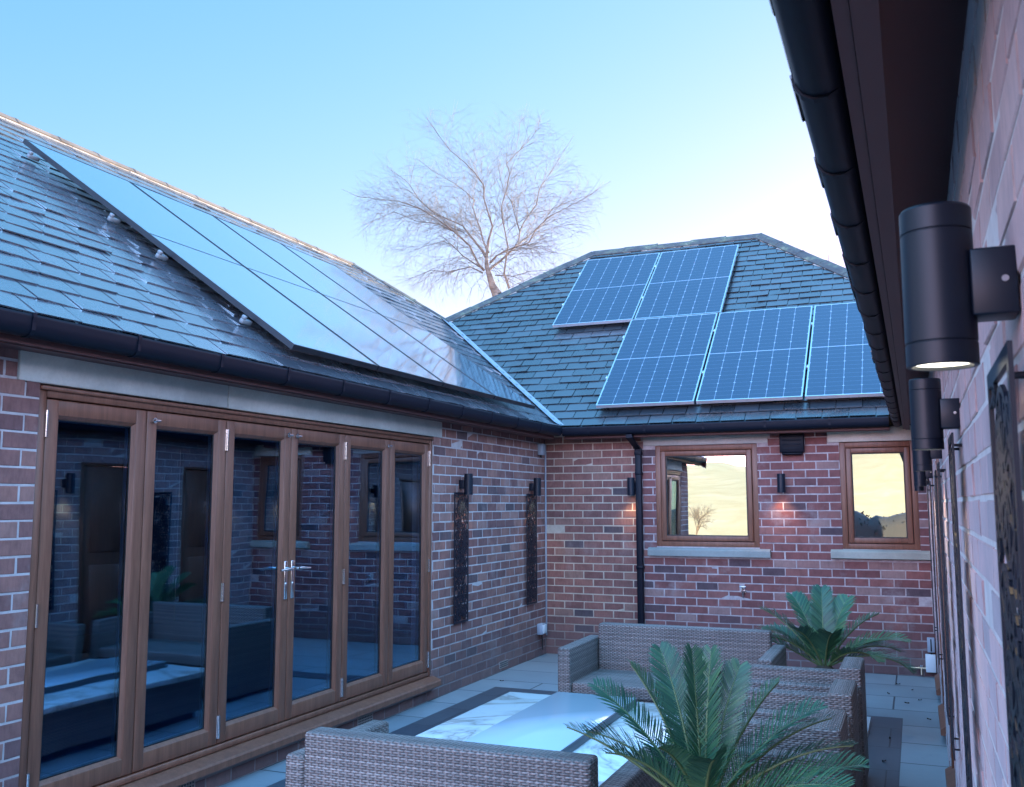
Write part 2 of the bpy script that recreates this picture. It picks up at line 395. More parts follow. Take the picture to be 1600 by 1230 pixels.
# added boost: unseen sky overhead and behind is raised to fill the shaded courtyard
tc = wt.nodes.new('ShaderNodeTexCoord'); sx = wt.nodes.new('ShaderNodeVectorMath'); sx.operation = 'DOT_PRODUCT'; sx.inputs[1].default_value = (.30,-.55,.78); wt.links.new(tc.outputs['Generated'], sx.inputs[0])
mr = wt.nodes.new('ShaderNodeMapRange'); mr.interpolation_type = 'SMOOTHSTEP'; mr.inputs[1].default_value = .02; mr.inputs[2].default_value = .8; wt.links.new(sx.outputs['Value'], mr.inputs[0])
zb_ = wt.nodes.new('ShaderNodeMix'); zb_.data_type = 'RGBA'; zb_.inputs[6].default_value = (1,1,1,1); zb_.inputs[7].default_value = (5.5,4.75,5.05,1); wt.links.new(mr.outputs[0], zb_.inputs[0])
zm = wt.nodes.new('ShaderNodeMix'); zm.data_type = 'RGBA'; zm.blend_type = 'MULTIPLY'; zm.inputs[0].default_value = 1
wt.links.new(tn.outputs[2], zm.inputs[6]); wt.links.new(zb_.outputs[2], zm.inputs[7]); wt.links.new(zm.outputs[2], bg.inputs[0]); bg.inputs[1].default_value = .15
sd = Vector((math.sin(R(SUN_AZ))*math.cos(R(SUN_EL)), math.cos(R(SUN_AZ))*math.cos(R(SUN_EL)), math.sin(R(SUN_EL))))
sl = bpy.data.lights.new('sun', 'SUN'); sl.energy = 3.3; sl.angle = R(.5); sl.color = (1,.80,.52)
so = bpy.data.objects.new('sun', sl); col.objects.link(so); so.rotation_euler = sd.to_track_quat('Z','Y').to_euler(); so.location = sd*60
CAM = Vector((3.838, -10.152, 1.64))
yaw, pit, roll = R(-22.66705), R(6.574556), R(0.118113)
fw = Vector((math.sin(yaw)*math.cos(pit), math.cos(yaw)*math.cos(pit), math.sin(pit)))
rt = Vector((math.cos(yaw), -math.sin(yaw), 0)); dn = fw.cross(rt)
cr, sr = math.cos(roll), math.sin(roll)
rt, dn = rt*cr + dn*sr, dn*cr - rt*sr
cam = bpy.data.cameras.new('camera'); co = bpy.data.objects.new('camera', cam); col.objects.link(co)
co.matrix_world = Matrix(((rt.x,-dn.x,-fw.x,CAM.x),(rt.y,-dn.y,-fw.y,CAM.y),(rt.z,-dn.z,-fw.z,CAM.z),(0,0,0,1)))
cam.sensor_width = 36; cam.lens = 1497.62/1600*36; cam.clip_start = .02; cam.clip_end = 3000
cam.dof.use_dof = True; cam.dof.focus_distance = 9.0; cam.dof.aperture_fstop = 14
scn.camera = co
scn.view_settings.view_transform = 'Standard'; scn.view_settings.look = 'None'
scn.view_settings.exposure = 2.75; scn.view_settings.gamma = 1
scn.cycles.use_denoising = True; scn.cycles.max_bounces = 8; scn.cycles.transparent_max_bounces = 8
scn.cycles.sample_clamp_indirect = 6
def pix(u, v, depth):
    return CAM + (rt*((u-800)/1497.62) + dn*((v-615)/1497.62) + fw)*depth

# ------------------------------------------------------------------ setting
W = 3.96
TL = lambda u, o, z: (o, u, z)            # left wall  : u = y
TB = lambda u, o, z: (u, -o, z)           # back wall  : u = x
TR = lambda u, o, z: (W-o, u, z)          # right wall : u = y
g = MB(); g.face([(-900,-900,-.03),(900,-900,-.03),(900,900,-.03),(-900,900,-.03)])
def grass_mat(name, a, b, c3):
    m = mat(name, rough=.95, spec=.1); t = NT(m)
    n = t.noise(.35, 8, .65, t.obj()); t.color(t.ramp(n, [(.3, a), (.55, b), (.75, c3)])); t.bump(t.noise(20, 4, .7, t.obj()), .8, .05); return m
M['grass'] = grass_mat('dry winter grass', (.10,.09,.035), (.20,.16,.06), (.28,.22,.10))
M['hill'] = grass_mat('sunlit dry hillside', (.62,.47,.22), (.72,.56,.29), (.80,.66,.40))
tag(g.build('ground', M['grass']), kind='structure')
g = MB(); g.box(0, W+.02, -14, .02, -.2, 0); tag(g.build('patio', M['paving']), kind='structure')
g = MB(); a0, a1, b0, b1, q = .27, 3.675, -7.9, -2.01, .27
g.box(a0,a0+q,b0,b1,-.1,.004); g.box(a1-q,a1,b0,b1,-.1,.004); g.box(a0+q,a1-q,b1-q,b1,-.1,.004); g.box(a0+q,a1-q,b0,b0+q,-.1,.004); tag(g.build('dark_paving', M['paving_dark']), kind='structure')
# hill behind the camera, seen only as the golden light in the two back windows
g = MB(); N = 40; xs = [-140+280*i/N for i in range(N+1)]; ys = [-44 - 7*i for i in range(18)]
def hz(x, y):
    d = (-44-y)/100
    base = 3.9 + 1.2*math.sin(x*.045+1.9) + 5.5/(1+math.exp(-(x+2.2)/2.2)) + .4*math.sin(x*.21)
    return -.05 + base*math.sin(min(1, d*1.15)*math.pi/2)*1.35
vs = [(x, y, hz(x, y)) for y in ys for x in xs]
g.mesh(vs, [(j*(N+1)+i, j*(N+1)+i+1, (j+1)*(N+1)+i+1, (j+1)*(N+1)+i) for j in range(17) for i in range(N)], smooth=True)
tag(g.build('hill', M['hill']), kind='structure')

# ------------------------------------------------------------------ bricks
CH, BL, JT = .0825, .226, .011
def brick_wall(name, T, u0, u1, ztop, openings, bm_, mm, parent, seed, bl=BL, off=.5, dark=.055, zones=None, joint=JT, depth=.005, rough=.0010):
    """courses of separate bricks standing proud of a mortar face, with openings left out; one mesh"""
    rg = random.Random(seed); mb = MB()
    nrow = int(round(ztop/CH))
    for r in range(nrow):
        z0 = r*CH + joint/2; z1 = (r+1)*CH - joint/2; zc = (z0+z1)/2
        cuts = sorted([(a, b) for (a, b, c, d) in openings if c < zc < d])
        u = u0 - (bl*off if r % 2 else 0) - rg.random()*.012
        while u < u1:
            a, b = u + joint/2, u + bl - joint/2
            segs = [(max(a, u0), min(b, u1))]
            for (ca, cb) in cuts:
                ns = []
                for (p, q) in segs:
                    if q <= ca or p >= cb: ns.append((p, q))
                    else:
                        if p < ca: ns.append((p, ca))
                        if q > cb: ns.append((cb, q))
                segs = ns
            rv = rg.random()
            if rg.random() > dark: rv = dark + (1-dark)*rv
            else: rv = dark*rv
            k = rg.gauss(0, rough)
            for (p, q) in segs:
                if q - p < .012: continue
                e = .0024; j = lambda: rg.gauss(0, .0010)
                B = [T(p, -depth, z0), T(q, -depth, z0), T(q, -depth, z1), T(p, -depth, z1)]
                C2 = [T(p+j(), k-e, z0+j()), T(q+j(), k-e, z0+j()), T(q+j(), k-e, z1+j()), T(p+j(), k-e, z1+j())]
                F = [T(p+e, k+j()*.6, z0+e), T(q-e, k+j()*.6, z0+e), T(q-e, k+j()*.6, z1-e), T(p+e, k+j()*.6, z1-e)]
                mi = 0
                if zones: mi = zones((p+q)/2, zc)
                mb.mesh(B+C2+F, [(0,1,5,4),(1,2,6,5),(2,3,7,6),(3,0,4,7),(4,5,9,8),(5,6,10,9),(6,7,11,10),(7,4,8,11),(8,9,10,11)], rv, mi)
            u += bl + rg.gauss(0, .0012)
    # mortar face, cut round the openings, and the reveals
    us = sorted({u0, u1, *[o[0] for o in openings], *[o[1] for o in openings]} | ({zones.split} if zones else set()))
    zs = sorted({0, ztop, *[o[2] for o in openings], *[o[3] for o in openings]})
    nb = len(bm_)
    for i in range(len(us)-1):
        for j in range(len(zs)-1):
            uc, zc = (us[i]+us[i+1])/2, (zs[j]+zs[j+1])/2
            if any(a < uc < b and c < zc < d for a, b, c, d in openings): continue
            mi = nb + (zones(uc, zc) if zones else 0)
            mb.face([T(us[i], -.0025, zs[j]), T(us[i+1], -.0025, zs[j]), T(us[i+1], -.0025, zs[j+1]), T(us[i], -.0025, zs[j+1])], .5, mi)
    for a, b, c, d in openings:
        for (p, q) in (((a,c),(a,d)),((b,c),(b,d)),((a,c),(b,c)),((a,d),(b,d))):
            mb.face([T(p[0], -.0025, p[1]), T(q[0], -.0025, q[1]), T(q[0], -.2, q[1]), T(p[0], -.2, p[1])], .5, nb)
    return mb.build(name, list(bm_)+list(mm), parent)

# ------------------------------------------------------------------ eaves
def eaves(T, u0, u1, root, brackets, sloped=0.0, clips=False):
    f = MB(); f.extrude([(.205,2.348),(.228,2.348),(.228,2.475),(.205,2.475)], T, u0, u1)
    f.extrude([(.165,2.342),(.2035,2.342),(.2035,2.362),(.165,2.362)], T, u0, u1)
    f.build('fascia_board', M['fascia'], root)
    s = MB(); s.extrude([(-.02,2.36+sloped),(.204,2.364),(.204,2.372),(-.02,2.37+sloped)], T, u0, u1)
    s.build('soffit', M['fascia'], root)
    gt = MB()
    outer = [(.232,2.462),(.232,2.40),(.240,2.384),(.258,2.374),(.285,2.372),(.305,2.382),(.317,2.40),(.319,2.43),(.323,2.455),(.323,2.468)]
    inner = [(.317,2.468),(.314,2.43),(.311,2.403),(.301,2.388),(.284,2.378),(.26,2.38),(.246,2.389),(.238,2.402),(.238,2.462)]
    gt.extrude(outer+inner, T, u0, u1, smooth=True)
    gu = gt.build('gutter', M['black_pvc'], root)
    for b in brackets:
        k = MB()
        oo = [(o+(.004 if o > .28 else -.0 if o < .25 else 0), z-.004) for o, z in outer]
        k.extrude([(.2335,2.46)]+[(.236,2.396),(.244,2.380),(.262,2.369),(.287,2.367),(.309,2.378),(.322,2.398),(.324,2.43),(.328,2.455),(.328,2.474)]+[(.312,2.474),(.3115,2.47)]+[(.3235,2.469),(.3235,2.44),(.3195,2.42),(.3175,2.40),(.305,2.381),(.285,2.3715),(.258,2.3735),(.2405,2.3835),(.2345,2.399)], T, b-.010, b+.010)
        if clips: k.rbox(.321,.331,b-.012,b+.012,2.462,2.484,.002,1,T=lambda o,u,z: T(u,o,z),mat=1)
        k.build('gutter_bracket', [M['black_pvc'], M['grey_pvc']], gu)
    return gu

# ------------------------------------------------------------------ slates and ridges
def slates(name, origin, along, up, length, height, sw, sh, root, seed, clip=None, start=0.0, material='slate', lift=.016):
    rg = random.Random(seed); o = Vector(origin); a = Vector(along).normalized(); u = Vector(up).normalized(); n = a.cross(u).normalized()
    if n.z < 0: n = -n
    mb = MB(); rows = int(height/sh)+2
    # underlay
    mb.face([o - n*.004, o + a*length - n*.004, o + a*length + u*(height) - n*.004, o + u*(height) - n*.004], .0)
    for r in range(rows):
        v0 = r*sh + start; x = -(sw/2 if r % 2 else 0) - .02
        while x < length:
            rv = rg.random(); g_ = .0042
            p0, p1 = max(x+g_, 0), min(x+sw-g_, length); x += sw
            if p1-p0 < .01: continue
            d = rg.gauss(0, .003); t0 = lift + rg.gauss(0, .0020); tl = rg.gauss(0, .0022)
            v1 = min(v0 + sh*1.25, height)
            if v1 - v0 < .02: continue
            A = o + a*p0 + u*(v0+d) + n*(t0+tl); B = o + a*p1 + u*(v0+d+rg.gauss(0,.0015)) + n*(t0-tl)
            C = o + a*p1 + u*v1 + n*.0022; D = o + a*p0 + u*v1 + n*.0022
            A2, B2 = A - n*.0075, B - n*.0075
            mb.mesh([A,B,C,D,A2,B2,C-n*.005,D-n*.005], [(0,1,2,3),(4,5,1,0),(5,6,2,1),(7,4,0,3)], rv)
    return mb.build(name, M[material], root, clip=clip, recalc=False)
def ridge_tiles(A, B, n1, n2, wd, material, root, seg=.45, name='ridge_tiles', lift=.035, bed=True):
    A, B = Vector(A), Vector(B); L = (B-A).length; d = (B-A)/L; n1 = Vector(n1).normalized(); n2 = Vector(n2).normalized()
    def down(n):
        t = n.cross(d).normalized()
        return t if t.z < 0 else -t
    d1, d2 = down(n1), down(n2); up = (n1+n2).normalized(); rg = random.Random(int(L*1000))
    mb = MB(); k = max(1, round(L/seg)); st = L/k
    for i in range(k):
        s0, s1 = A + d*(i*st+.004), A + d*((i+1)*st-.004)
        j = rg.gauss(0, .004); up_ = up*(lift+j)
        prof = [d1*wd + n1*.022, d1*wd*.55 + n1*.03 + up*.006, up_*1.0, d2*wd*.55 + n2*.03 + up*.006, d2*wd + n2*.022,
                d2*wd + n2*.004, up_*.55, d1*wd + n1*.004]
        vs = [s0+p for p in prof]+[s1+p for p in prof]; m = len(prof)
        mb.mesh(vs, [(q,(q+1)%m,m+(q+1)%m,m+q) for q in range(m)]+[tuple(range(m))[::-1], tuple(range(m,2*m))], rg.random(), 0)
        # raised joint collar
        c0, c1 = A + d*((i+1)*st-.012), A + d*((i+1)*st+.012)
        pr2 = [p*1.03 + up*.004 for p in prof]
        vs = [c0+p for p in pr2]+[c1+p for p in pr2]
        mb.mesh(vs, [(q,(q+1)%m,m+(q+1)%m,m+q) for q in range(m)]+[tuple(range(m))[::-1], tuple(range(m,2*m))], .5, 0)
    if bed:   # uneven mortar bedding below the tiles' edges
        for dd, nn in ((d1, n1), (d2, n2)):
            s = 0.0
            while s < L:
                e = min(L, s+.08+rg.random()*.14); q = wd + .004 + rg.random()*.014
                a0, a1 = A+d*s, A+d*e
                mb.mesh([a0+dd*(wd-.02)+nn*.02, a1+dd*(wd-.02)+nn*.02, a1+dd*q+nn*.004, a0+dd*q+nn*.004], [(0,1,2,3)], .5, 1); s = e
    return mb.build(name, [material, M['bedding']], root)

S1, S2 = .70, .81
EO = .31; EZ = 2.47
kv = 3.1
MEET = (EO-.81*kv, -EO+.70*kv, EZ+.567*kv)
RL0, RL1 = (-3.25, -7.62, 4.962), (-3.25, 1.0, 4.962)
RB0, RB1 = (-.45, 3.27, EZ+S2*3.58), (2.02, 3.27, EZ+S2*3.58)
HB = (5.87, -EO, EZ)
nL = Vector((S1,0,1)).normalized(); nB = Vector((0,-S2,1)).normalized()

# ================================================================== LEFT WING
left = thing('house_wing', 'left house wing with six-leaf brown bifold door under a slate roof', 'house', (0,0,0))
DOOR = (-6.82, -2.74, .12, 2.215)
brick_wall('brick_wall', TL, -7.35, -.0, CH*29, [DOOR, (-6.95,-2.58,2.215,2.5)], [M['brick_left']], [M['mortar']], left, 3)
e = MB(); e.box(-6.6,-.2,-7.33,-7.05,0,2.4); e.mesh([(x, y, z) for y in (-7.349,-7.20) for x, z in ((.0,2.391),(-6.5,2.391),(-3.25,4.80))], [(0,1,2),(3,5,4),(0,3,4,1),(1,4,5,2),(2,5,3,0)]); e.box(-6.6,-6.4,-7.04,4.9,0,2.4)
e.build('end_wall', M['brick_left'], left)
brick_wall('end_brickwork', lambda u, o, z: (-u, -7.35-o, z), .0, 6.55, CH*29, [], [M['brick_left']], [M['mortar']], left, 41)
e = MB()
for x0_, x1_ in ((.31,-3.25),(-6.81,-3.25)):
    e.mesh([(x, y, z) for y in (-7.60,-7.575) for x, z in ((x0_,2.28),(x1_,4.77),(x1_,4.94),(x0_,2.45))], [(0,1,2,3),(7,6,5,4),(0,4,5,1),(1,5,6,2),(2,6,7,3),(3,7,4,0)])
    e.face([(x0_,-7.575,2.29),(x1_,-7.575,4.78),(x1_,-7.34,4.78),(x0_,-7.34,2.29)])
e.build('bargeboard', M['fascia'], left)
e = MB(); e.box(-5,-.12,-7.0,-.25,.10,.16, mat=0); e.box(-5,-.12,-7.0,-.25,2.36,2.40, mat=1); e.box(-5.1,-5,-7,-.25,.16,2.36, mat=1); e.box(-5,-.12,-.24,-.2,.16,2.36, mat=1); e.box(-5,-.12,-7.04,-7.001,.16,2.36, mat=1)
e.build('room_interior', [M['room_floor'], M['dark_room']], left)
# lintel: two stones
l = MB(); l.rbox(-.1,.004,-6.94,-5.462,2.222,2.40,.005,1); l.build('stone_lintel', M['stone'], left)
l = MB(); l.rbox(-.1,.004,-5.452,-2.575,2.222,2.40,.005,1); l.build('stone_lintel', M['stone'], left)
# bifold door
fr = MB(); y0, y1, z0, z1 = -6.818, -2.742, .2, 2.213
fr.rbox(-.10,-.006,y0,y0+.045,z0,z1,.004,1); fr.rbox(-.10,-.006,y1-.045,y1,z0,z1,.004,1)
fr.rbox(-.10,-.006,y0+.046,y1-.046,z1-.055,z1,.004,1); fr.rbox(-.10,-.006,y0+.046,y1-.046,z0,z0+.035,.004,1)
fr.rbox(-.006,.012,y0,y1,z1-.022,z1-.002,.003,1)
fr.build('door_frame', M['wood'], left)
sl_ = MB(); sl_.extrude([(-.1,.12),(.075,.12),(.078,.125),(.078,.160),(.070,.172),(-.005,.197),(-.1,.197)], TL, y0-.03, y1+.03); sl_.build('door_sill', M['wood'], left)
NL = 6; ya, yb = y0+.049, y1-.049; lw_ = (yb-ya)/NL; za, zb = z0+.042, z1-.062
def leaf(i):
    a, b = ya+i*lw_+.003, ya+(i+1)*lw_-.003; st, rl = .074, .078
    lf = MB(); x0, x1 = -.085, -.012
    for (p, q, r_, s) in ((a,a+st,za,zb),(b-st,b,za,zb)): lf.rbox(x0,x1,p,q,r_,s,.006,2)
    lf.rbox(x0,x1-.0005,a+st-.004,b-st+.004,zb-rl,zb-.0005,.006,2); lf.rbox(x0,x1-.0005,a+st-.004,b-st+.004,za+.0005,za+rl+.012,.006,2)
    # sloping glazing bead
    gi = .016; P = lambda u, z, x: (x, u, z)
    ua, ub, va, vb = a+st-.002, b-st+.002, za+rl+.010, zb-rl+.002
    for (c, d2) in (((ua,va),(ub,va)),((ub,va),(ub,vb)),((ub,vb),(ua,vb)),((ua,vb),(ua,va))):
        def ins(p): return (p[0]+(gi if p[0]==ua else -gi), p[1]+(gi if p[1]==va else -gi))
        lf.face([P(*c,-.016),P(*d2,-.016),P(*ins(d2),-.034),P(*ins(c),-.034)])
    lo = lf.build('door_leaf', M['wood'], left)
    gp = MB(); gp.box(-.052,-.036,ua+.004,ub-.004,va+.004,vb-.004); gp.build('glass_pane', M['door_glass'], lo)
    gk = MB()
    for (c, d2) in (((ua,va),(ub,va)),((ub,va),(ub,vb)),((ub,vb),(ua,vb)),((ua,vb),(ua,va))):
        def ins(p, k): return (p[0]+(k if p[0]==ua else -k), p[1]+(k if p[1]==va else -k))
        gk.face([P(*ins(c,.0155),-.0345),P(*ins(d2,.0155),-.0345),P(*ins(d2,.022),-.0352),P(*ins(c,.022),-.0352)])
    gk.build('gasket', M['gasket'], lo)
    sp_ = MB()
    for (p, q, r_, s_) in ((ua+.016,ua+.026,va+.016,vb-.016),(ub-.026,ub-.016,va+.016,vb-.016),(ua+.027,ub-.027,va+.016,va+.026),(ua+.027,ub-.027,vb-.026,vb-.016)): sp_.box(-.066,-.0525,p,q,r_,s_)
    sp_.build('spacer_bar', M['alu'], lo)
    return lo, a, b
leaves = [leaf(i) for i in range(NL)]
def hinge(lo, y, z, h=.10):
    k = MB()
    for j in range(5): k.cyl((-.003,y,z-h/2+j*h/5+.001),(-.003,y,z-h/2+(j+1)*h/5-.001),.0075,n=10)
    k.box(-.0115,-.008,y-.013,y+.013,z-h/2,z+h/2)
    k.build('hinge', M['chrome'], lo)
hz_ = {0:leaves[0][1]-.003, 2:leaves[2][1]-.003, 4:leaves[4][1]-.003}
for li, yy in ((0,leaves[0][1]-.003),(2,leaves[2][1]-.003),(4,leaves[4][1]-.003),(5,leaves[5][2]+.003)):
    for zz in (2.03, 1.12, .34): hinge(leaves[li][0], yy, zz, .13 if zz != 1.12 else .11)
def knob(lo, y, z):
    k = MB(); k.cyl((-.012,y,z),(.004,y,z),.016,n=16); k.cyl((.004,y,z),(.02,y,z),.008,n=12); k.cyl((.018,y-.02,z),(.018,y+.02,z),.007,n=10); k.build('catch_knob', M['chrome'], lo)
for li, side in ((1,0),(2,1),(3,0),(4,1)):
    knob(leaves[li][0], leaves[li][1+side] + (.045 if side == 0 else -.045), 2.10)
def handle(lo, y, sgn):
    k = MB(); k.rbox(-.014,-.002,y-.016,y+.016,1.02,1.27,.004,2); k.cyl((-.004,y,1.22),(.05,y,1.22),.010,n=12)
    k.tube([(.046,y,1.22),(.05,y+sgn*.03,1.222),(.05,y+sgn*.075,1.218),(.046,y+sgn*.125,1.216)],[.010,.010,.009,.007],n=10); k.cyl((-.003,y,1.12),(.004,y,1.12),.009,n=12)
    k.build('handle', M['chrome'], lo)
handle(leaves[2][0], leaves[2][2]-.034, -1); handle(leaves[3][0], leaves[3][1]+.034, 1)
# air bricks
for (ya_, zb_) in ((-5.85,.03),(-3.91,.02),(-1.30,.03)):
    k = MB(); k.box(-.03,.003,ya_,ya_+.215,zb_,zb_+.068)
    for q in range(9):
        for s in range(3): k.box(.0025,.005,ya_+.012+q*.0222,ya_+.012+q*.0222+.012,zb_+.010+s*.019,zb_+.010+s*.019+.010, mat=1)
    k.build('air_brick', [M['terracotta'], M['gasket']], left)
eaves(TL, -7.6, -.318, left, [-7.15+.62*i for i in range(11)])
slates('slate_roof', (EO-.005, -7.62, EZ+.002), (0,1,0), (-1,0,S1), 12.2, 4.345, .255, .178, left, 5, material='slate_sheen', lift=.0105,
       clip=[((EO,-EO,0), Vector((.70,.81,0))), ((MEET[0],MEET[1],0), Vector((-(RL1[1]-MEET[1]), (RL1[0]-MEET[0]), 0)).normalized()*(-1 if True else 1))])
rf = MB(); rf.face([RL0, RL1, (-6.81,5.31,2.47), (-6.81,-7.62,2.47)]); rf.face([RL1, (.31,5.31,2.47), (-6.81,5.31,2.47)])
rf.build('rear_roof', M['slate'], left)
ridge_tiles(RL0, RL1, nL, (-S1,0,1), .105, M['ridge_left'], left, lift=.022)
hipL = Vector(RL1) - Vector(MEET)
nH = Vector((0, 2.49/4.31, 1))
ridge_tiles(RL1, (MEET[0],MEET[1],MEET[2]+.0), nL, nH, .12, M['ridge_back'], left, name='hip_tiles')

# ================================================================== BACK WING
back = thing('house_wing', 'rear house wing with two brown framed windows and hipped slate roof', 'house', (0,0,0))
W1 = (1.272, 2.348, 1.19, 2.258); W2 = (3.157, 3.868, 1.19, 2.247)
class Z:
    split = 1.118
    def __call__(self, u, z): return 0 if u < self.split else 1
zone = Z()
brick_wall('brick_wall', TB, .0, W-.001, CH*29, [(W1[0],W1[1],1.19,2.26), (W2[0],W2[1],1.19,2.25), (1.137,2.46,2.262,2.5), (3.045,4.0,2.25,2.5), (1.18,2.457,1.09,1.17),(3.04,4.0,1.09,1.18)],
           [M['brick_corner'], M['brick_old']], [M['mortar_tan'], M['mortar_old']], back, 11, zones=zone)
e = MB(); e.mesh([(x,y,z) for z in (0,2.4) for x,y in ((-6.2,.0),(-6.2,6.8),(5.8,6.8),(5.8,.0),(W+.25,.0),(W+.25,.2),(5.6,.2),(5.6,6.6),(-6,6.6),(-6,.0))],[(i,(i+1)%10,10+(i+1)%10,10+i) for i in range(10)]+[(0,9,8,1),(1,8,7,2),(2,7,6,3),(3,6,5,4),(10,11,18,19),(11,12,17,18),(12,13,16,17),(13,14,15,16)])
e.build('outer_wall', M['mortar'], back)
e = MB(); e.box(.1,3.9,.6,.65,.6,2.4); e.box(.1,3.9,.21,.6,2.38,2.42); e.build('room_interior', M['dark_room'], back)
def window(x0, x1, z0, z1, dark_bottom=False):
    f = MB(); t = .055
    D0, D1 = -.08, -.004
    f.rbox(x0,x0+t,D0,D1,z0,z1,.005,2,T=TB); f.rbox(x1-t,x1,D0,D1,z0,z1,.005,2,T=TB)
    f.rbox(x0+t-.004,x1-t+.004,D0,D1-.0006,z1-t,z1-.0006,.005,2,T=TB); f.rbox(x0+t-.004,x1-t+.004,D0,D1-.0006,z0+.0006,z0+t,.005,2,T=TB)
    wf = f.build('window', M['wood'], back)
    s = MB(); a, b, c, d = x0+t+.004, x1-t-.004, z0+t+.004, z1-t-.004; t2 = .052
    s.rbox(a,a+t2,-.06,.010,c,d,.007,2,T=TB); s.rbox(b-t2,b,-.06,.010,c,d,.007,2,T=TB)
    s.rbox(a+t2-.004,b-t2+.004,-.06,.0094,d-t2,d-.0006,.007,2,T=TB); s.rbox(a+t2-.004,b-t2+.004,-.06,.0094,c+.0006,c+t2,.007,2,T=TB)
    s.build('sash', M['wood'], wf)
    gk = MB(); a2,b2,c2,d2 = a+t2-.002,b-t2+.002,c+t2-.002,d-t2+.002
    for q in ((a2,a2+.012,c2,d2),(b2-.012,b2,c2,d2)): gk.box(q[0],q[1],-.03,-.006,q[2],q[3],T=TB)
    for q in ((c2,c2+.012),(d2-.012,d2)): gk.box(a2+.0121,b2-.0121,-.03,-.0065,q[0],q[1],T=TB)
    gk.build('gasket', M['gasket'], wf)
    p = MB(); p.box(a2+.002,b2-.002,-.024,-.014,c2+.002,d2-.002,T=TB); p.build('glass_pane', M['window_glass'], wf)
    return wf
window(*W1); window(*W2)
for (a, b, z, m) in ((1.182,2.455,1.092,'stone'),(3.042,W-.002,1.10,'stone_cream')):
    s = MB(); s.extrude([(-.09,z),(.05,z),(.05,z+.062),(.044,z+.07),(-.01,z+.088),(-.09,z+.088)], TB, a, b); s.build('stone_sill', M['sill_grey' if m == 'stone' else 'sill_cream'], back)
for (a, b, z, m) in ((1.14,2.46,2.263,'stone'),(3.048,W-.002,2.252,'stone_cream')):
    s = MB(); s.rbox(a,b,-.1,.005,z,2.40,.005,1,T=TB); s.build('stone_lintel', M[m], back)
gB = eaves(TB, .318, W-.318, back, [.62,1.24,1.86,2.48,3.1])
SB = (1.0, S2); Lb = math.hypot(3.58, S2*3.58)
dirH = Vector((HB[0]-RB1[0], HB[1]-RB1[1], 0)); nHip = Vector((-dirH.y, dirH.x, 0)).normalized()
dirHl = Vector((MEET[0]-RB0[0], MEET[1]-RB0[1], 0)); nHl = Vector((dirHl.y, -dirHl.x, 0)).normalized()
if nHip.dot(Vector((1,1,0))) < 0: nHip = -nHip
if nHl.dot(Vector((-1,1,0))) < 0: nHl = -nHl
slates('slate_roof', (-3.2, -EO+.005, EZ+.002), (1,0,0), (0,1,S2), 9.1, Lb, .25, .152, back, 9,
       clip=[((EO,-EO,0), Vector((-.70,-.81,0))), ((RB1[0],RB1[1],0), nHip), ((RB0[0],RB0[1],0), nHl)])
kk_ = (RB0[1]+EO)/(RB0[1]-MEET[1]); CL = tuple(RB0[i_]+(MEET[i_]-RB0[i_])*kk_ for i_ in range(3))
rf = MB(); rf.face([RB0,RB1,(5.87,6.85,2.47),(-4.9,6.85,2.47)]); rf.face([RB1,HB,(5.87,6.85,2.47)]); rf.face([RB0,(-4.9,6.85,2.47),CL])
rf.build('rear_roof', M['slate'], back)
ridge_tiles(RB0, RB1, nB, (0,S2,1), .12, M['ridge_back'], back)
nHr = Vector((RB1[2]-EZ, 0, HB[0]-RB1[0])); nHlft = Vector((-(RB0[2]-EZ), 0, RB0[0]-CL[0]))
ridge_tiles(RB1, (RB1[0]+(HB[0]-RB1[0])*.7, RB1[1]+(HB[1]-RB1[1])*.7, RB1[2]+(HB[2]-RB1[2])*.7), nB, nHr, .12, M['ridge_back'], back, name='hip_tiles')
ridge_tiles(RB0, MEET, nB, nHlft, .12, M['ridge_back'], back, name='hip_tiles')
v = MB(); a = Vector((EO,-EO,EZ)); b = Vector(MEET); d = (b-a).normalized()
p1 = (Vector((-1,0,S1))).normalized(); p2 = Vector((0,1,S2)).normalized()
def strip(dirv, nn, wd):
    off = (dirv - d*dirv.dot(d)).normalized()*wd
    v.face([a + nn*.017, b + nn*.017, b+off+nn*.019, a+off+nn*.019])
strip(-p1, nB, .0001)
ol = (Vector((0,-1,0)) - nL*Vector((0,-1,0)).dot(nL)); ol = (ol - d*ol.dot(d)).normalized()*.12
ob = (Vector((1,0,0)) - nB*Vector((1,0,0)).dot(nB)); ob = (ob - d*ob.dot(d)).normalized()*.035
v = MB(); v.mesh([a+ol+nL*.02, b+ol+nL*.02, b+nL*.012+Vector((0,0,.004)), a+nL*.012+Vector((0,0,.004)), b+ob+nB*.02, a+ob+nB*.02], [(0,1,2,3),(3,2,4,5)])
v.build('valley_lining', M['lead'], back)
# downpipe
dp = thing('downpipe', 'black square rainwater downpipe left of the square window', 'downpipe', (1.10,0,0))
k = MB(); k.rbox(-.032,.032,.02,.084,.02,2.18,.006,2,T=TB); k.build('pipe', M['black_pvc'], dp)
k = MB()
def swan(k):
    P = [(0.0-.03,.275,2.372),(-.03,.275,2.335),(-.0,.052,2.225),(0,.052,2.175)]
    hw = .034
    for i in range(3):
        (u0_,o0,z0_),(u1_,o1,z1_) = P[i],P[i+1]
        vs = [TB(u0_+s*hw, o0+t*hw, z0_) for s,t in ((-1,-1),(1,-1),(1,1),(-1,1))]+[TB(u1_+s*hw, o1+t*hw, z1_) for s,t in ((-1,-1),(1,-1),(1,1),(-1,1))]
        k.mesh(vs, [(q,(q+1)%4,4+(q+1)%4,4+q) for q in range(4)])
swan(k); k.rbox(-.038,.038,.014,.09,2.165,2.20,.004,2,T=TB); k.build('swan_neck', M['black_pvc'], dp)
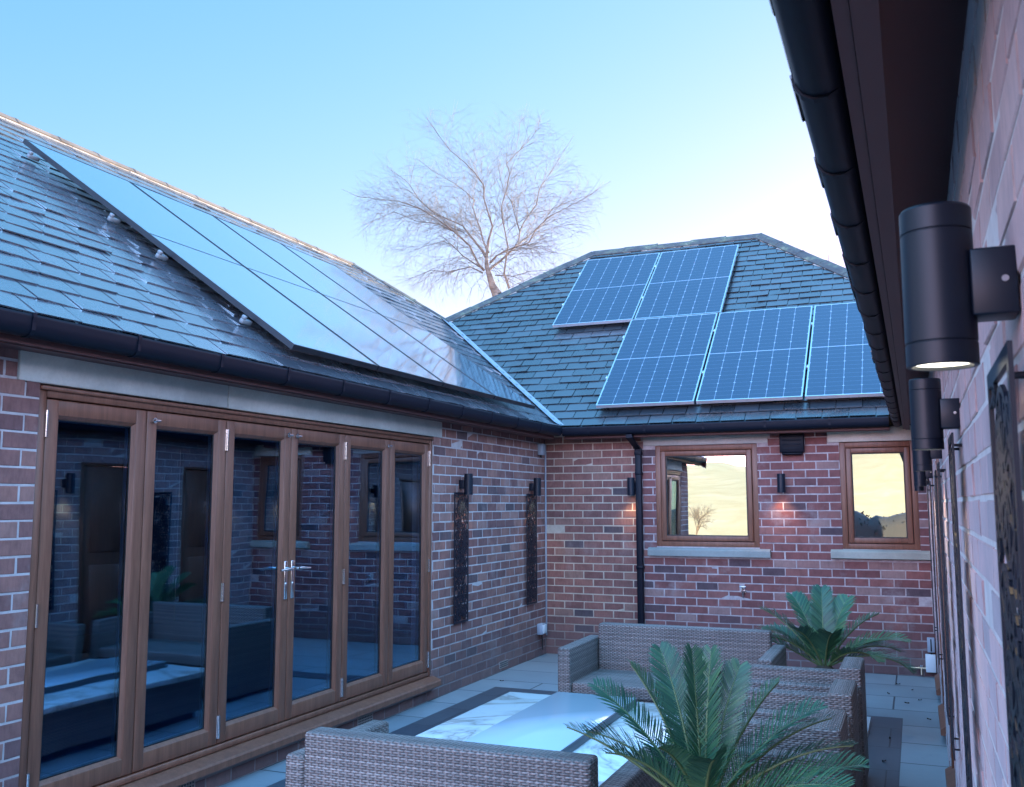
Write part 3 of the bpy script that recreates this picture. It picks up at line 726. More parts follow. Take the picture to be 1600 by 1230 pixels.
for zz in (1.95,.95):
    k = MB(); k.rbox(-.036,.036,.0,.088,zz,zz+.03,.003,1,T=TB); k.build('pipe_clip', M['black_pvc'], dp)

# ================================================================== RIGHT WING
right = thing('house_wing', 'right house wing of near purple brick under a black gutter', 'house', (W,0,0))
right.location = (0,0,0)
RD = [(-4.75,-3.85,.0,2.1),(-2.75,-1.95,.0,2.1),(-1.25,-.55,.0,2.1)]
brick_wall('brick_wall', TR, -13, 0, CH*31, RD, [M['brick_near']], [M['mortar_near']], right, 23, rough=.0012)
for (a, b, c, d) in RD:
    k = MB(); k.rbox(a,a+.06,-.1,-.004,.10,d,.004,1,T=TR); k.rbox(b-.06,b,-.1,-.004,.10,d,.004,1,T=TR); k.rbox(a+.061,b-.061,-.1,-.004,d-.06,d,.004,1,T=TR)
    k.rbox(a+.065,b-.065,-.09,-.03,.16,d-.065,.005,1,T=TR)
    for zz in (.3, 1.15): k.rbox(a+.16,b-.16,-.0301,-.018,zz,zz+.72,.006,1,T=TR)
    dd = k.build('door', M['wood'], right)
    k = MB(); k.extrude([(-.1,.06),(.03,.06),(.033,.065),(.033,.10),(-.02,.135),(-.1,.135)], TR, a-.02, b+.02); k.build('door_sill', M['wood'], dd)
eaves(lambda u, o, z: (W-o+.028, u, z), -13, -.2, right, [-8.84+.445*i for i in range(19)], sloped=.16, clips=True)
slates('slate_roof', (W-EO+.005, -13, EZ+.002), (0,1,0), (1,0,.5), 13.2, 1.74, .25, .16, right, 15)
XR, ZR = W+1.24, EZ+.5*1.55
rf = MB(); rf.face([(XR,-13,ZR),(XR,.2,ZR),(W+2.8,.2,2.4),(W+2.8,-13,2.4)]); rf.box(W+.25,W+2.6,-13,-12.8,0,2.4); rf.box(W+2.4,W+2.6,-12.79,-.01,0,2.4); rf.face([(W-.2,-13,2.4),(W+2.7,-13,2.4),(XR,-13,ZR-.02)])
rf.build('rear_roof', M['slate'], right)

# ================================================================== SOLAR PANELS
def basis(origin, ax, up):
    ax, up = Vector(ax).normalized(), Vector(up).normalized(); n = ax.cross(up).normalized()
    return Matrix(((ax.x,up.x,n.x,origin[0]),(ax.y,up.y,n.y,origin[1]),(ax.z,up.z,n.z,origin[2]),(0,0,0,1)))
def panel(name, label, group, mw, w_, h_, mcell, mframe, fw_=.012):
    p = thing(name, label, 'solar panel', group=group); p.matrix_world = mw
    f = MB(); t = .038
    f.box(0,fw_,0,h_,-t,0); f.box(w_-fw_,w_,0,h_,-t,0); f.box(fw_,w_-fw_,0,fw_,-t,-.0003); f.box(fw_,w_-fw_,h_-fw_,h_,-t,-.0003); f.box(fw_,w_-fw_,fw_,h_-fw_,-t+.004,-t+.008, mat=1)
    f.build('frame', [mframe, M['white_pvc']], p)
    gmesh = MB(); gmesh.box(0,w_-2*fw_,0,h_-2*fw_,-.006,0)
    go = gmesh.build('cell_glass', mcell, p); go.location = (fw_,fw_,-.0018)
    return p
STO = .105
# back roof: five panels
pw, ph = 1.075, 1.935
def back_m(x, y):
    o = Vector((x, y, EZ+S2*(y+EO))) + nB*STO
    return basis(o, (1,0,0), (0,1,S2))
gb = 'blue framed solar panels on the rear roof'
y_lo, y_hi = -.115, -.115 + (ph+.02)*math.cos(math.atan(S2))
for (x, y, lab) in ((-.395,y_hi,'blue solar panel at upper left of the rear array beside hip'),(.70,y_hi,'blue solar panel at upper right of the rear array under ridge'),
                    (.665,y_lo,'blue solar panel at lower left of the rear array above downpipe'),(1.765,y_lo,'blue solar panel in the middle of the lower rear row'),(2.865,y_lo,'blue solar panel cut off by the black right gutter')):
    p = panel('solar_panel', lab, gb, back_m(x, y), pw, ph, M['solar_blue'], M['alu'])
    for q in (.3, .78):
        k = MB(); k.rbox(-.018,-.002,ph*q-.025,ph*q+.025,-.03,.006,.003,1); k.build('clamp', M['alu'], p)
# left roof: four panels
pl_w, pl_h = 1.045, 3.05
gl = 'black solar panels on the left roof'
for i, lab in enumerate(('black solar panel nearest the camera with roof hooks along its side','second black solar panel from the near end of the left roof','third black solar panel from the near end of the left roof','black solar panel next to the valley on the left roof')):
    x = .17; y = -5.115 + i*1.069
    o = Vector((x, y, EZ+S1*(EO-x))) + nL*STO
    p = panel('solar_panel', lab, gl, basis(o, (0,1,0), (-1,0,S1)), pl_w, pl_h, M['solar_sheen'], M['alu_dark'])
    # thin joint across the middle
    if i == 0:
        for q in (.13,.42,.60,.93):
            k = MB(); k.rbox(-.075,.02,pl_h*q-.016,pl_h*q+.016,-.085,-.055,.004,1); k.rbox(-.074,-.05,pl_h*q-.016,pl_h*q+.016,-.055,-.03,.004,1); k.build('roof_hook', M['hook'], p)
    k = MB(); k.box(.012,pl_w-.012,pl_h*.5-.006,pl_h*.5+.006,-.0015,-.0004); k.build('centre_seam', M['alu_dark'], p)
rl = MB()
for i, s in enumerate((.55, 2.3)):
    pass

# ================================================================== WALL LAMPS
def make_lamp(label):
    t = thing('wall_lamp', label, 'wall lamp', group='black cylinder wall lamps')
    b = MB(); r = .0405; h = .192
    for pr in ([(.034,.006),(.0345,.0)],[(.0345,.0),(.0395,.0)],[(.0395,.0),(r,.001)],[(r,.001),(r,.026)],[(r,.026),(r-.0016,.0266),(r-.0016,.0284),(r,.029)],[(r,.029),(r,.160)],
               [(r,.160),(r-.0016,.1606),(r-.0016,.1624),(r,.163)],[(r,.163),(r,.189)],[(r,.189),(r-.002,h)],[(r-.002,h),(.0001,h)]):
        b.lathe((0,0,0), pr, n=48)
    b.build('lamp_body', M['black_paint'], t)
    k = MB(); k.lathe((0,0,0), [(.0001,.006),(.0345,.006),(.0345,.0045),(.0001,.0045)], n=32, smooth=False); k.build('lens', M['lamp_lens'], t)
    k = MB(); k.rbox(.034,.0835,-.027,.027,.055,.135,.003,2); k.cyl((.07,-.0265,.096),(.07,-.0285,.096),.004,n=10,mat=1); k.build('bracket', [M['black_paint'], M['chrome']], t)
    return t
def lamp_light(loc, power, colr):
    l_ = bpy.data.lights.new('lamp_glow', 'SPOT'); l_.energy = power; l_.color = colr; l_.spot_size = R(110); l_.spot_blend = .7; l_.shadow_soft_size = .03
    o = bpy.data.objects.new('lamp_glow', l_); col.objects.link(o); return o
lamps = []
spec = [  # x, y, zbottom, rotation (bracket points to +X local), label, power
 (3.876,-8.905,1.802,0,'large black cylinder lamp nearest the camera on the right wall',.5),
 (3.877,-7.318,1.784,0,'second black cylinder lamp from the camera on the right wall',.5),
 (3.877,-5.40,1.785,0,'third black cylinder lamp along the right wall above cut-out screens',.5),
 (3.877,-2.95,1.755,0,'fourth small black lamp far along the right wall',.5),
 (3.877,-.55,1.752,0,'farthest small black lamp on the right wall by the corner',.5),
 (.085,-2.20,1.724,180,'black cylinder lamp above the screen nearest the bifold door',1.1),
 (.085,-.462,1.726,180,'black cylinder lamp above the screen near the inner corner',1.1),
 (1.021,-.085,1.728,90,'black cylinder lamp left of the black downpipe',.85),
 (2.593,-.085,1.749,90,'black cylinder lamp between the two back windows',.85)]
lamp0 = make_lamp('x')
for i, (x, y, z, rz, lab, pw_) in enumerate(spec):
    t = lamp0 if i == 0 else copy_tree(lamp0)
    t.location = (x,y,z); t.rotation_euler = (0,0,R(rz)); t['label'] = lab
    lg = lamp_light(None, pw_, (1,.72,.36) if i != 8 else (1,.55,.36)); lg.parent = t; lg.location = (0,0,-.002)

# ================================================================== CUT-OUT SCREENS
def screen_mesh():
    """flat steel panel laser-cut with flowers: frame + rings, petals and links as thin strips"""
    mb = MB(); Wd, Hh, th = .30, 1.165, .005
    def strip(p, q, w0, w1=None):
        w1 = w0 if w1 is None else w1
        d = Vector((q[0]-p[0], q[1]-p[1])); L = d.length
        if L < 1e-6: return
        n = Vector((-d.y, d.x))/L
        a = [(p[0]+n.x*w0/2,p[1]+n.y*w0/2),(p[0]-n.x*w0/2,p[1]-n.y*w0/2),(q[0]-n.x*w1/2,q[1]-n.y*w1/2),(q[0]+n.x*w1/2,q[1]+n.y*w1/2)]
        vs = [(0,u,z) for u,z in a]+[(th,u,z) for u,z in a]
        mb.mesh(vs, [(0,1,2,3),(7,6,5,4),(0,4,5,1),(1,5,6,2),(2,6,7,3),(3,7,4,0)])
    def ring(cx, cz, r, w_, n=14, clipx=Wd/2-.012):
        P = [(cx+r*math.cos(2*math.pi*k/n), cz+r*math.sin(2*math.pi*k/n)) for k in range(n+1)]
        for k in range(n):
            if abs(P[k][0]) < clipx and abs(P[k+1][0]) < clipx and .012 < P[k][1] < Hh-.012 and .012 < P[k+1][1] < Hh-.012: strip(P[k], P[k+1], w_)
    f = .02
    mb.box(0,th,-Wd/2,-Wd/2+f,0,Hh); mb.box(0,th,Wd/2-f,Wd/2,0,Hh); mb.box(0,th,-Wd/2+f,Wd/2-f,0,f); mb.box(0,th,-Wd/2+f,Wd/2-f,Hh-f,Hh)
    rg = random.Random(4)
    for (cx, cz, rr) in ((.02,1.03,.10),(-.06,.84,.085),(.075,.76,.075),(-.03,.62,.09),(.07,.50,.08),(-.07,.40,.075),(.03,.27,.095),(-.06,.12,.08),(.09,.10,.06)):
        ring(cx, cz, rr*.22, .009, 10); ring(cx, cz, rr, .008, 18)
        n = 8
        for k in range(n):
            a = 2*math.pi*k/n + rg.random()*.2
            c, s = math.cos(a), math.sin(a)
            for sg in (-1, 1):
                m = (cx+rr*.6*math.cos(a+sg*.26), cz+rr*.6*math.sin(a+sg*.26))
                e = (cx+rr*c, cz+rr*s); b = (cx+rr*.22*c, cz+rr*.22*s)
                if abs(m[0]) < Wd/2-.01 and abs(e[0]) < Wd/2-.01 and f < e[1] < Hh-f: strip(b, m, .006, .010); strip(m, e, .010, .006)
    for _ in range(70):
        x, z = rg.uniform(-Wd/2+.02, Wd/2-.02), rg.uniform(.03, Hh-.03); r = rg.uniform(.012, .03)
        ring(x, z, r, .008, 10)
        a = rg.random()*6.28; strip((x, z), (max(-.14, min(.14, x+.06*math.cos(a))), max(.01, min(Hh-.01, z+.06*math.sin(a)))), .009, .005)
    for z in (.42, .72): mb.box(0,th*.9,-Wd/2+f,Wd/2-f,z,z+.008)
    for (u, z) in ((-.135,.03),(.135,.03),(-.135,1.135),(.135,1.135)): mb.cyl((-.022,u*.72,z),(0,u*.72,z),.004,n=8)
    return mb
scr0 = None
sspec = [(.023,-2.222,.580,0,'black cut-out metal screen nearest the bifold door'),(.023,-.480,.582,0,'black cut-out metal screen near the inner corner'),
 (W-.023,-8.915,.64,180,'black cut-out metal screen nearest the camera on the right wall'),(W-.023,-7.30,.655,180,'black cut-out metal screen below the second lamp on the right wall'),
 (W-.023,-5.75,.64,180,'third black cut-out screen from the camera on the right wall'),(W-.023,-5.05,.63,180,'fourth black cut-out screen from the camera on the right wall'),
 (W-.023,-3.2,.62,180,'fifth black cut-out screen from the camera on the right wall'),(W-.023,-1.62,.61,180,'farthest black cut-out screen along the right wall')]
for i, (x, y, z, rz, lab) in enumerate(sspec):
    if i == 0: o = screen_mesh().build('cutout_screen', M['black_paint']); scr0 = o
    else: o = scr0.copy(); col.objects.link(o)
    o.location = (x,y,z); o.rotation_euler = (0,0,R(rz)); tag(o, lab, 'metal screen', 'black cut-out screens on the walls')

# ================================================================== SMALL WALL FITTINGS
vt = thing('vent_cowl', 'black square vent cowl on the brick between the back windows', 'vent', (2.706,0,2.155))
k = MB(); k.rbox(-.12,.12,.0,.075,.0,.205,.008,2,T=TB); k.rbox(-.10,.10,.0,.06,-.022,-.001,.004,1,T=TB)
k.build('cowl', M['black_pvc'], vt)
k = MB()
for q in range(4): k.rbox(-.095,.095,.0751,.081,.03+q*.042,.05+q*.042,.003,1,T=TB)
k.build('louvre', M['black_pvc'], vt)
jb = thing('junction_box', 'grey junction box under the eaves in the inner corner', 'junction box', (0,-.13,2.18))
k = MB(); k.rbox(0,.055,-.10,.0,.0,.125,.006,2); k.build('box', M['grey_pvc'], jb)
k = MB(); k.cyl((.02,-.05,-.03),(.02,-.05,.0),.012,n=12); k.build('gland', M['gasket'], jb)
cd = MB(); cd.rbox(.002,.018,-.016,-.002,.20,2.30,.003,1)
tag(cd.build('conduit', M['grey_pvc']), 'thin pale conduit running down the inner brick corner', 'conduit')
sk = thing('socket_box', 'grey outdoor socket box low in the inner corner', 'socket', (0,-.15,.235))
k = MB(); k.rbox(0,.06,-.13,.0,.0,.115,.008,2); k.build('box', M['grey_pvc'], sk)
k = MB(); k.rbox(.0601,.072,-.12,-.01,.012,.103,.005,2); k.build('lid', M['white_pvc'], sk)
k = MB(); k.tube([(.03,-.06,0),(.032,-.05,-.06),(.02,-.02,-.10),(.03,-.03,-.17)],.008,n=8); k.build('cable', M['gasket'], sk)
tp = thing('outdoor_tap', 'chrome garden tap on brick under the square window', 'tap', (2.171,0,.745))
k = MB(); k.cyl((0,0,0),(0,-.055,0),.011,n=12); k.cyl((0,-.05,.012),(0,-.05,-.062),.010,.008,n=12); k.cyl((0,-.004,0),(0,-.012,0),.024,n=16); k.build('spout', M['chrome'], tp)
k = MB(); k.cyl((0,-.05,.01),(0,-.05,.045),.007,n=10); k.rbox(-.034,.034,-.057,-.043,.043,.054,.004,2); k.build('handle', M['chrome'], tp)
t2 = thing('outdoor_tap', 'brass double tap low beside the white box at right', 'tap', (3.80,0,.085))
k = MB(); k.cyl((-.075,-.045,0),(.06,-.045,0),.010,n=12); k.cyl((0,0,0),(0,-.045,0),.011,n=12); k.cyl((.02,-.045,0),(.02,-.06,-.06),.010,.009,n=12); k.build('spout', M['brass'], t2)
k = MB(); k.cyl((-.075,-.045,-.02),(-.075,-.045,.03),.008,n=10); k.cyl((.02,-.045,.01),(.02,-.045,.03),.014,n=12); k.build('handle', M['chrome'], t2)
b1 = thing('switch_box', 'white weatherproof switch box low on the brick at right', 'switch box', (3.905,0,.05))
k = MB(); k.rbox(-.045,.045,.0,.06,.0,.165,.006,2,T=TB); k.build('box', M['white_pvc'], b1)
b2 = thing('switch_box', 'pale grey cable box above the white switch box', 'switch box', (3.915,0,.235))
k = MB(); k.rbox(-.033,.033,.0,.05,.0,.135,.006,2,T=TB); k.build('box', M['grey_pvc'], b2)
k = MB(); k.rbox(-.006,.006,.0501,.054,.01,.125,.002,1,T=TB); k.cyl(TB(0,.025,0),TB(0,.025,-.02),.008,n=8); k.build('cable_trunking', M['gasket'], b2)

# ================================================================== FURNITURE
def wick(mb, x0,x1,y0,y1,z0,z1,r=.016,T=None): mb.rbox(x0,x1,y0,y1,z0,z1,r,3,T=T)
def sofa(label, x0, x1, yb, yf, cat, name='rattan_sofa', zb=.72, za=.62, zs=.38, aw=.095, bt=.085, group=None, rz=0, loc=None):
    """local: seat faces -Y; back at yb (larger y)"""
    w_, d_ = x1-x0, yb-yf
    t = thing(name, label, cat, loc if loc else ((x0+x1)/2, yb, 0), rz, group)
    k = MB(); wick(k, -w_/2, -w_/2+aw, -d_, -.0, .03, za); k.build('armrest', M['wicker'], t)
    k = MB(); wick(k, w_/2-aw, w_/2, -d_, -.0, .03, za); k.build('armrest', M['wicker'], t)
    k = MB(); wick(k, -w_/2+aw+.004, w_/2-aw-.004, -bt-.02, .012, .05, zb); k.build('backrest', M['wicker'], t)
    k = MB(); wick(k, -w_/2+aw+.002, w_/2-aw-.002, -d_+.03, -bt-.022, zs-.09, zs); k.build('seat', M['wicker'], t)
    k = MB(); wick(k, -w_/2+aw+.002, w_/2-aw-.002, -d_+.04, -d_+.09, .06, zs-.092); k.build('seat_apron', M['wicker'], t)
    for sx in (-1, 1):
        for yy in (-.05, -d_+.05):
            k = MB(); k.cyl((sx*(w_/2-.05), yy, 0), (sx*(w_/2-.05), yy, .032), .018, n=12); k.build('foot', M['black_pvc'], t)
    return t
sofa('brown rattan two-seat sofa near the back wall facing the table', 1.43, 2.925, -2.80, -3.56, 'sofa', group='brown rattan sofas')
sofa('brown rattan sofa in the foreground seen from behind', 0,1.42,0,-.70,'sofa', loc=(2.105,-6.74,0), rz=math.pi, group='brown rattan sofas')
chl = ['brown rattan armchair of the right-hand row nearest the back wall','middle brown rattan armchair in the right-hand row','brown rattan armchair of the right-hand row half hidden by the front cycad']
for lab, yc in zip(chl, (-4.06,-4.87,-5.66)):
    sofa(lab, 0,.63,0,-.70,'armchair','rattan_armchair', loc=(3.50,yc,0), rz=-math.pi/2, group='brown rattan armchairs on the right', zb=.715, za=.62)
# table with lid
tb = thing('marble_table', 'low white marble topped table between the rattan sofas', 'table', (1.875,-4.82,0))
k = MB(); k.rbox(-.66,.66,-.90,.90,.325,.362,.004,2); k.build('tabletop', M['marble'], tb)
k = MB(); wick(k, -.60,.60,-.84,.84,.05,.323,.012); k.build('table_base', M['wicker'], tb)
k = MB(); k.box(-.56,.56,-.80,.80,0,.05); k.build('plinth', M['black_pvc'], tb)
ld = thing('table_lid', 'pale blue grey lid with dark edge lying on the marble table', 'table lid', (1.87,-4.82,.3622))
k = MB(); k.rbox(-.272,.272,-.80,.795,.0,.042,.005,2); k.build('rim', M['slab_edge'], ld)
k = MB(); k.rbox(-.268,.266,-.797,.792,.0422,.0465,.0015,1); k.build('lid_top', M['slab_top'], ld)
tr = MB(); tr.box(2.86,3.455,-2.78,-2.2,.004,.034); tag(tr.build('plant_tray', M['white_pvc']), 'white square tray on dark paving under the far cycad', 'tray')

# ================================================================== CYCADS
def frond(lf, st, base, az, el, L, droop, rg, lw=.0085, ll=.115, N=44, twist=0.0):
    """one pinnate leaf: a curved stalk with two rows of narrow leaflets"""
    p = Vector(base); h = Vector((math.cos(az), math.sin(az), 0)); pts = []; e = el; step = L/24
    for i in range(25):
        pts.append(p.copy()); d = h*math.cos(e) + Vector((0,0,1))*math.sin(e); p = p + d*step; e -= droop/24*(.4+1.2*i/24)
    st.tube(pts, [.0075*(1-.8*i/24)+.001 for i in range(25)], n=6, rnd=.5)
    hue = rg.random()*.45
    for k in range(N):
        s = .13 + .87*(k+.5)/N; f = s*24; i = min(23, int(f)); q = pts[i].lerp(pts[i+1], f-i); d = (pts[i+1]-pts[i]).normalized()
        side = d.cross(Vector((0,0,1))); side = side.normalized() if side.length > 1e-4 else Vector((-h.y,h.x,0)); nrm = side.cross(d).normalized()
        if twist: 
            rot = Matrix.Rotation(twist, 3, d); side = rot @ side; nrm = rot @ nrm
        env = min(1, (s-.08)/.22) * (1 if s < .72 else max(.30, 1-((s-.72)/.28)**2*.72))
        for sg in (-1, 1):
            l_ = ll*env*(.92+.16*rg.random()); fwd = .55+.75*s
            dr = (side*sg + d*fwd + nrm*(.42+.1*rg.gauss(0,1))).normalized()
            wv = dr.cross(nrm).normalized()
            w0 = lw*(.8+.3*rg.random()); a0 = q + nrm*.002; tipd = (dr - nrm*.16 + Vector((0,0,-.06))).normalized()
            m1 = a0 + dr*l_*.45; m2 = m1 + (dr*.7+tipd*.3)*l_*.35; tp_ = m2 + tipd*l_*.22
            rv = min(1, max(0, hue + rg.random()*.55 + (.25 if s < .35 else 0)))
            lf.mesh([a0-wv*w0*.3, a0+wv*w0*.3, m1+wv*w0*.5, m1-wv*w0*.5, m2+wv*w0*.42, m2-wv*w0*.42, tp_], [(0,1,2,3),(3,2,4,5),(5,4,6)], rv)
def cycad(label, loc, crown_z, fr_list, seed, pot_r, extra):
    rg = random.Random(seed)
    t = thing('cycad_plant', label, 'potted plant', loc, 0, 'potted cycads')
    k = MB(); k.lathe((0,0,0), [(.0001,0),(pot_r*.78,0),(pot_r,crown_z*.72),(pot_r*1.04,crown_z*.72),(pot_r*1.04,crown_z*.78),(pot_r*.95,crown_z*.78),(pot_r*.93,crown_z*.73)], n=40); k.build('pot', M['pot'], t)
    k = MB(); k.lathe((0,0,0), [(.0001,crown_z*.735),(pot_r*.94,crown_z*.73)], n=32); k.build('soil', M['soil'], t)
    k = MB(); k.lathe((0,0,0), [(.075,crown_z*.72),(.08,crown_z*.85),(.07,crown_z*.95),(.04,crown_z*1.0),(.0001,crown_z*1.02)], n=20); k.build('trunk', M['cycad_trunk'], t)
    for (az, el, L, dr, tw) in fr_list:
        lf, st = MB(), MB(); b = (.02*math.cos(R(az)), .02*math.sin(R(az)), crown_z*.97)
        frond(lf, st, b, R(az), R(el), L, R(dr), rg, twist=R(tw), **extra)
        fo = st.build('frond', M['rachis'], t); lf.build('leaflets', M['leaf'], fo, recalc=False)
    return t
# azimuth 0 = +X (picture right), 90 = away from camera, 270 = towards it
F1 = [(186,38,.55,24,12),(172,56,.58,30,-20),(156,68,.57,28,20),(136,74,.60,24,-25),(112,82,.57,22,30),(88,80,.57,20,-20),(64,74,.54,24,25),(40,66,.54,30,-20),(16,56,.56,36,15),(0,44,.58,40,-10),(344,32,.54,34,25),(30,48,.58,40,-25),
      (214,52,.42,50,15),(250,66,.38,50,-10),(290,62,.38,50,20),(8,30,.57,26,15),(178,48,.50,50,30),(122,62,.54,45,-15),(352,22,.55,22,-20)]
cycad('dark green potted cycad in the foreground beside the rattan sofa', (3.09,-6.60,0), .56, F1, 5, .17, dict(N=52, ll=.108, lw=.0068))
F2 = [(180,30,.56,20,0),(165,55,.62,40,15),(130,66,.62,35,-10),(95,74,.62,30,0),(60,68,.58,30,10),(30,58,.58,45,-15),(5,42,.62,60,10),(345,30,.64,75,0),(320,40,.54,75,0),(200,48,.5,60,0),(285,60,.44,50,0),(240,62,.44,50,0),(25,36,.6,70,0),(150,42,.6,55,0)]
cycad('dark green potted cycad behind the armchairs near the back wall', (3.165,-2.58,.034), .42, F2, 8, .19, dict(N=50, ll=.135, lw=.0100))

# ================================================================== TREES
def bare_tree(label, base_px, depth, limbs, seed, scale, off, trunk_r, twigs, foot_z=0.0):
    """limbs: polylines in the crop's pixels around the trunk; each gets its own drift in depth"""
    rg = random.Random(seed); mpp = depth/1497.62/scale
    o0 = pix(off[0]+base_px[0]/scale, off[1]+base_px[1]/scale, depth)
    hr = Vector((rt.x, rt.y, 0)).normalized(); hf = Vector((fw.x, fw.y, 0)).normalized()
    t = thing('bare_tree', label, 'tree', (o0.x, o0.y, 0))
    loc = Vector((o0.x, o0.y, 0))
    def P(px, py, dz): return Vector((0,0,o0.z)) + hr*((px-base_px[0])*mpp) + Vector((0,0,(base_px[1]-py)*mpp)) + hf*dz
    trunk, crown = MB(), MB(); segs = []
    trunk.tube([(.35,-.2,foot_z-.1),(.22,-.1,foot_z+.6*o0.z*.5),tuple(P(base_px[0],base_px[1],0))],[trunk_r*1.5,trunk_r*1.25,trunk_r*1.02],n=10)
    for (pts, r0, r1, dz0, dz1) in limbs:
        n = len(pts); Q = [P(x, y, dz0+(dz1-dz0)*i/(n-1)+rg.gauss(0,.03)) for i, (x, y) in enumerate(pts)]
        rad = [(r0+(r1*.45-r0)*(i/(n-1))**.6)*(1 if r0 > .09 else .68) for i in range(n)]
        (trunk if r0 > .035 else crown).tube(Q, rad, n=7 if r0 > .03 else 5)
        for i in range(n-1):
            segs.append((Q[i], Q[i+1], rad[i]))
    ctr = P(*twigs['centre'], 0)
    ec, ex, ez = P(*twigs.get('env', (0,0,1e6,1e6))[:2], 0), twigs.get('env', (0,0,1e6,1e6))[2]*mpp, twigs.get('env', (0,0,1e6,1e6))[3]*mpp
    def outside(q): return ((q-ec).dot(hr)/ex)**2 + ((q-ec).z/ez)**2 + ((q-ec).dot(hf)/ex)**2 > rg.uniform(.8, 1.12)
    def twig(p, d, L, r, lev):
        n = 5; pts = [p.copy()]; q = p.copy(); dd = d.copy()
        for i in range(n):
            dd = (dd + Vector((rg.gauss(0,.16),rg.gauss(0,.16),rg.gauss(0,.13)-twigs['droop']*lev*.35))).normalized()
            q = q + dd*L/n
            if outside(q): break
            pts.append(q.copy())
        if len(pts) < 3: return
        n = len(pts)-1
        crown.tube(pts, [r*(1-.7*i/n) for i in range(n+1)], n=3)
        if lev < 3:
            for j in range(rg.randint(3, 5) if lev == 1 else rg.randint(2, 4)):
                i = rg.randint(1, n-1); s = Vector((rg.gauss(0,1),rg.gauss(0,1),rg.gauss(0,.7))).normalized()
                d2 = (dd*.9 + s*.75).normalized(); twig(pts[i].lerp(pts[i+1], rg.random()), d2, L*rg.uniform(.42,.72), r*.62, lev+1)
    for (a, b, r) in segs:
        if r > twigs['maxr']: continue
        L = (b-a).length; k = L*twigs['per_m']; k = int(k) + (1 if rg.random() < k-int(k) else 0)
        for _ in range(k):
            f = rg.random(); p = a.lerp(b, f); out = (p-ctr); out = out.normalized() if out.length > .01 else Vector((0,0,1))
            d = ((b-a).normalized()*.75 + out*.55 + Vector((rg.gauss(0,.5),rg.gauss(0,.6),rg.gauss(0,.4)))).normalized()
            twig(p, d, rg.uniform(.45,1.15)*twigs['len'], min(.0055, max(.003, r*.33)), 1)
    trunk.build('trunk', M['bark'], t); crown.build('crown', M['twig'], t)
    return t
LB = [([(905,1110),(875,1050),(855,985),(840,930),(838,880)],.115,.075,0,0),
 ([(838,880),(815,830),(770,770),(720,700),(690,650),(600,600),(520,560),(420,470),(340,340),(200,230)],.06,.010,0,.9),
 ([(825,960),(790,925),(740,825),(640,740),(540,670),(450,620),(340,590),(200,580),(100,580),(10,540)],.045,.009,0,-.9),
 ([(838,880),(850,780),(875,700),(850,620),(825,540),(825,460),(770,390),(700,320),(630,260),(560,180),(480,60)],.05,.009,0,-.5),
 ([(850,850),(815,760),(800,680),(770,600),(750,520),(760,470),(700,400),(620,330),(500,250),(380,140)],.04,.009,0,1.2),
 ([(850,960),(875,930),(920,900),(985,830),(1030,780),(1040,700),(1060,640),(1140,530),(1160,420),(1210,340),(1260,250),(1380,60)],.055,.009,0,.6),
 ([(860,910),(900,880),(960,855),(1090,820),(1130,750),(1200,690),(1290,650),(1400,600),(1560,500)],.042,.008,0,-1.0),
 ([(1030,780),(1100,700),(1190,600),(1250,500),(1400,420),(1520,370)],.03,.008,.3,1.3),
 ([(975,1085),(945,1000),(955,930),(968,850),(955,780),(935,680),(930,620),(960,510),(980,430),(960,380),(1010,320),(1100,230),(1160,150)],.042,.008,-.3,-.8),
 ([(1040,700),(1010,600),(990,520),(940,450),(920,380),(900,250)],.026,.007,.3,.0),
 ([(890,985),(1000,980),(1100,940),(1220,910),(1330,880)],.022,.007,0,.8),
 ([(815,975),(740,930),(600,950),(500,930),(400,960),(260,1010)],.03,.007,0,.7),
 ([(800,940),(700,880),(640,830),(590,820),(480,860),(370,920)],.028,.007,0,-.8),
 ([(700,700),(620,660),(560,590),(430,520),(300,480),(180,470)],.024,.007,.3,1.0),
 ([(640,740),(560,700),(430,690),(300,640),(180,700),(90,800)],.022,.006,-.3,-.6)]
bare_tree('leafless birch with wide bare crown behind the rear roof', (905,1110), 20.5, LB, 3, 3.81, (540,170), .115, dict(centre=(860,820), droop=.09, per_m=17, maxr=.062, len=1.15, env=(800,580,800,635)))
LB2 = [([(0,0),(-10,-260),(-60,-420),(-120,-560)],.05,.008,0,.3),([(0,-120),(60,-300),(120,-420),(160,-560)],.04,.008,0,-.3),([(-5,-200),(-110,-330),(-220,-400)],.03,.007,0,.4),([(5,-220),(20,-420),(10,-600)],.03,.007,0,0)]
bare_tree('small leafless tree with twig tips just above the right hip', (0,0), 26, LB2, 12, 3.81, (1296,530), .06, dict(centre=(0,-150), droop=.05, per_m=4.0, maxr=.06, len=.8))

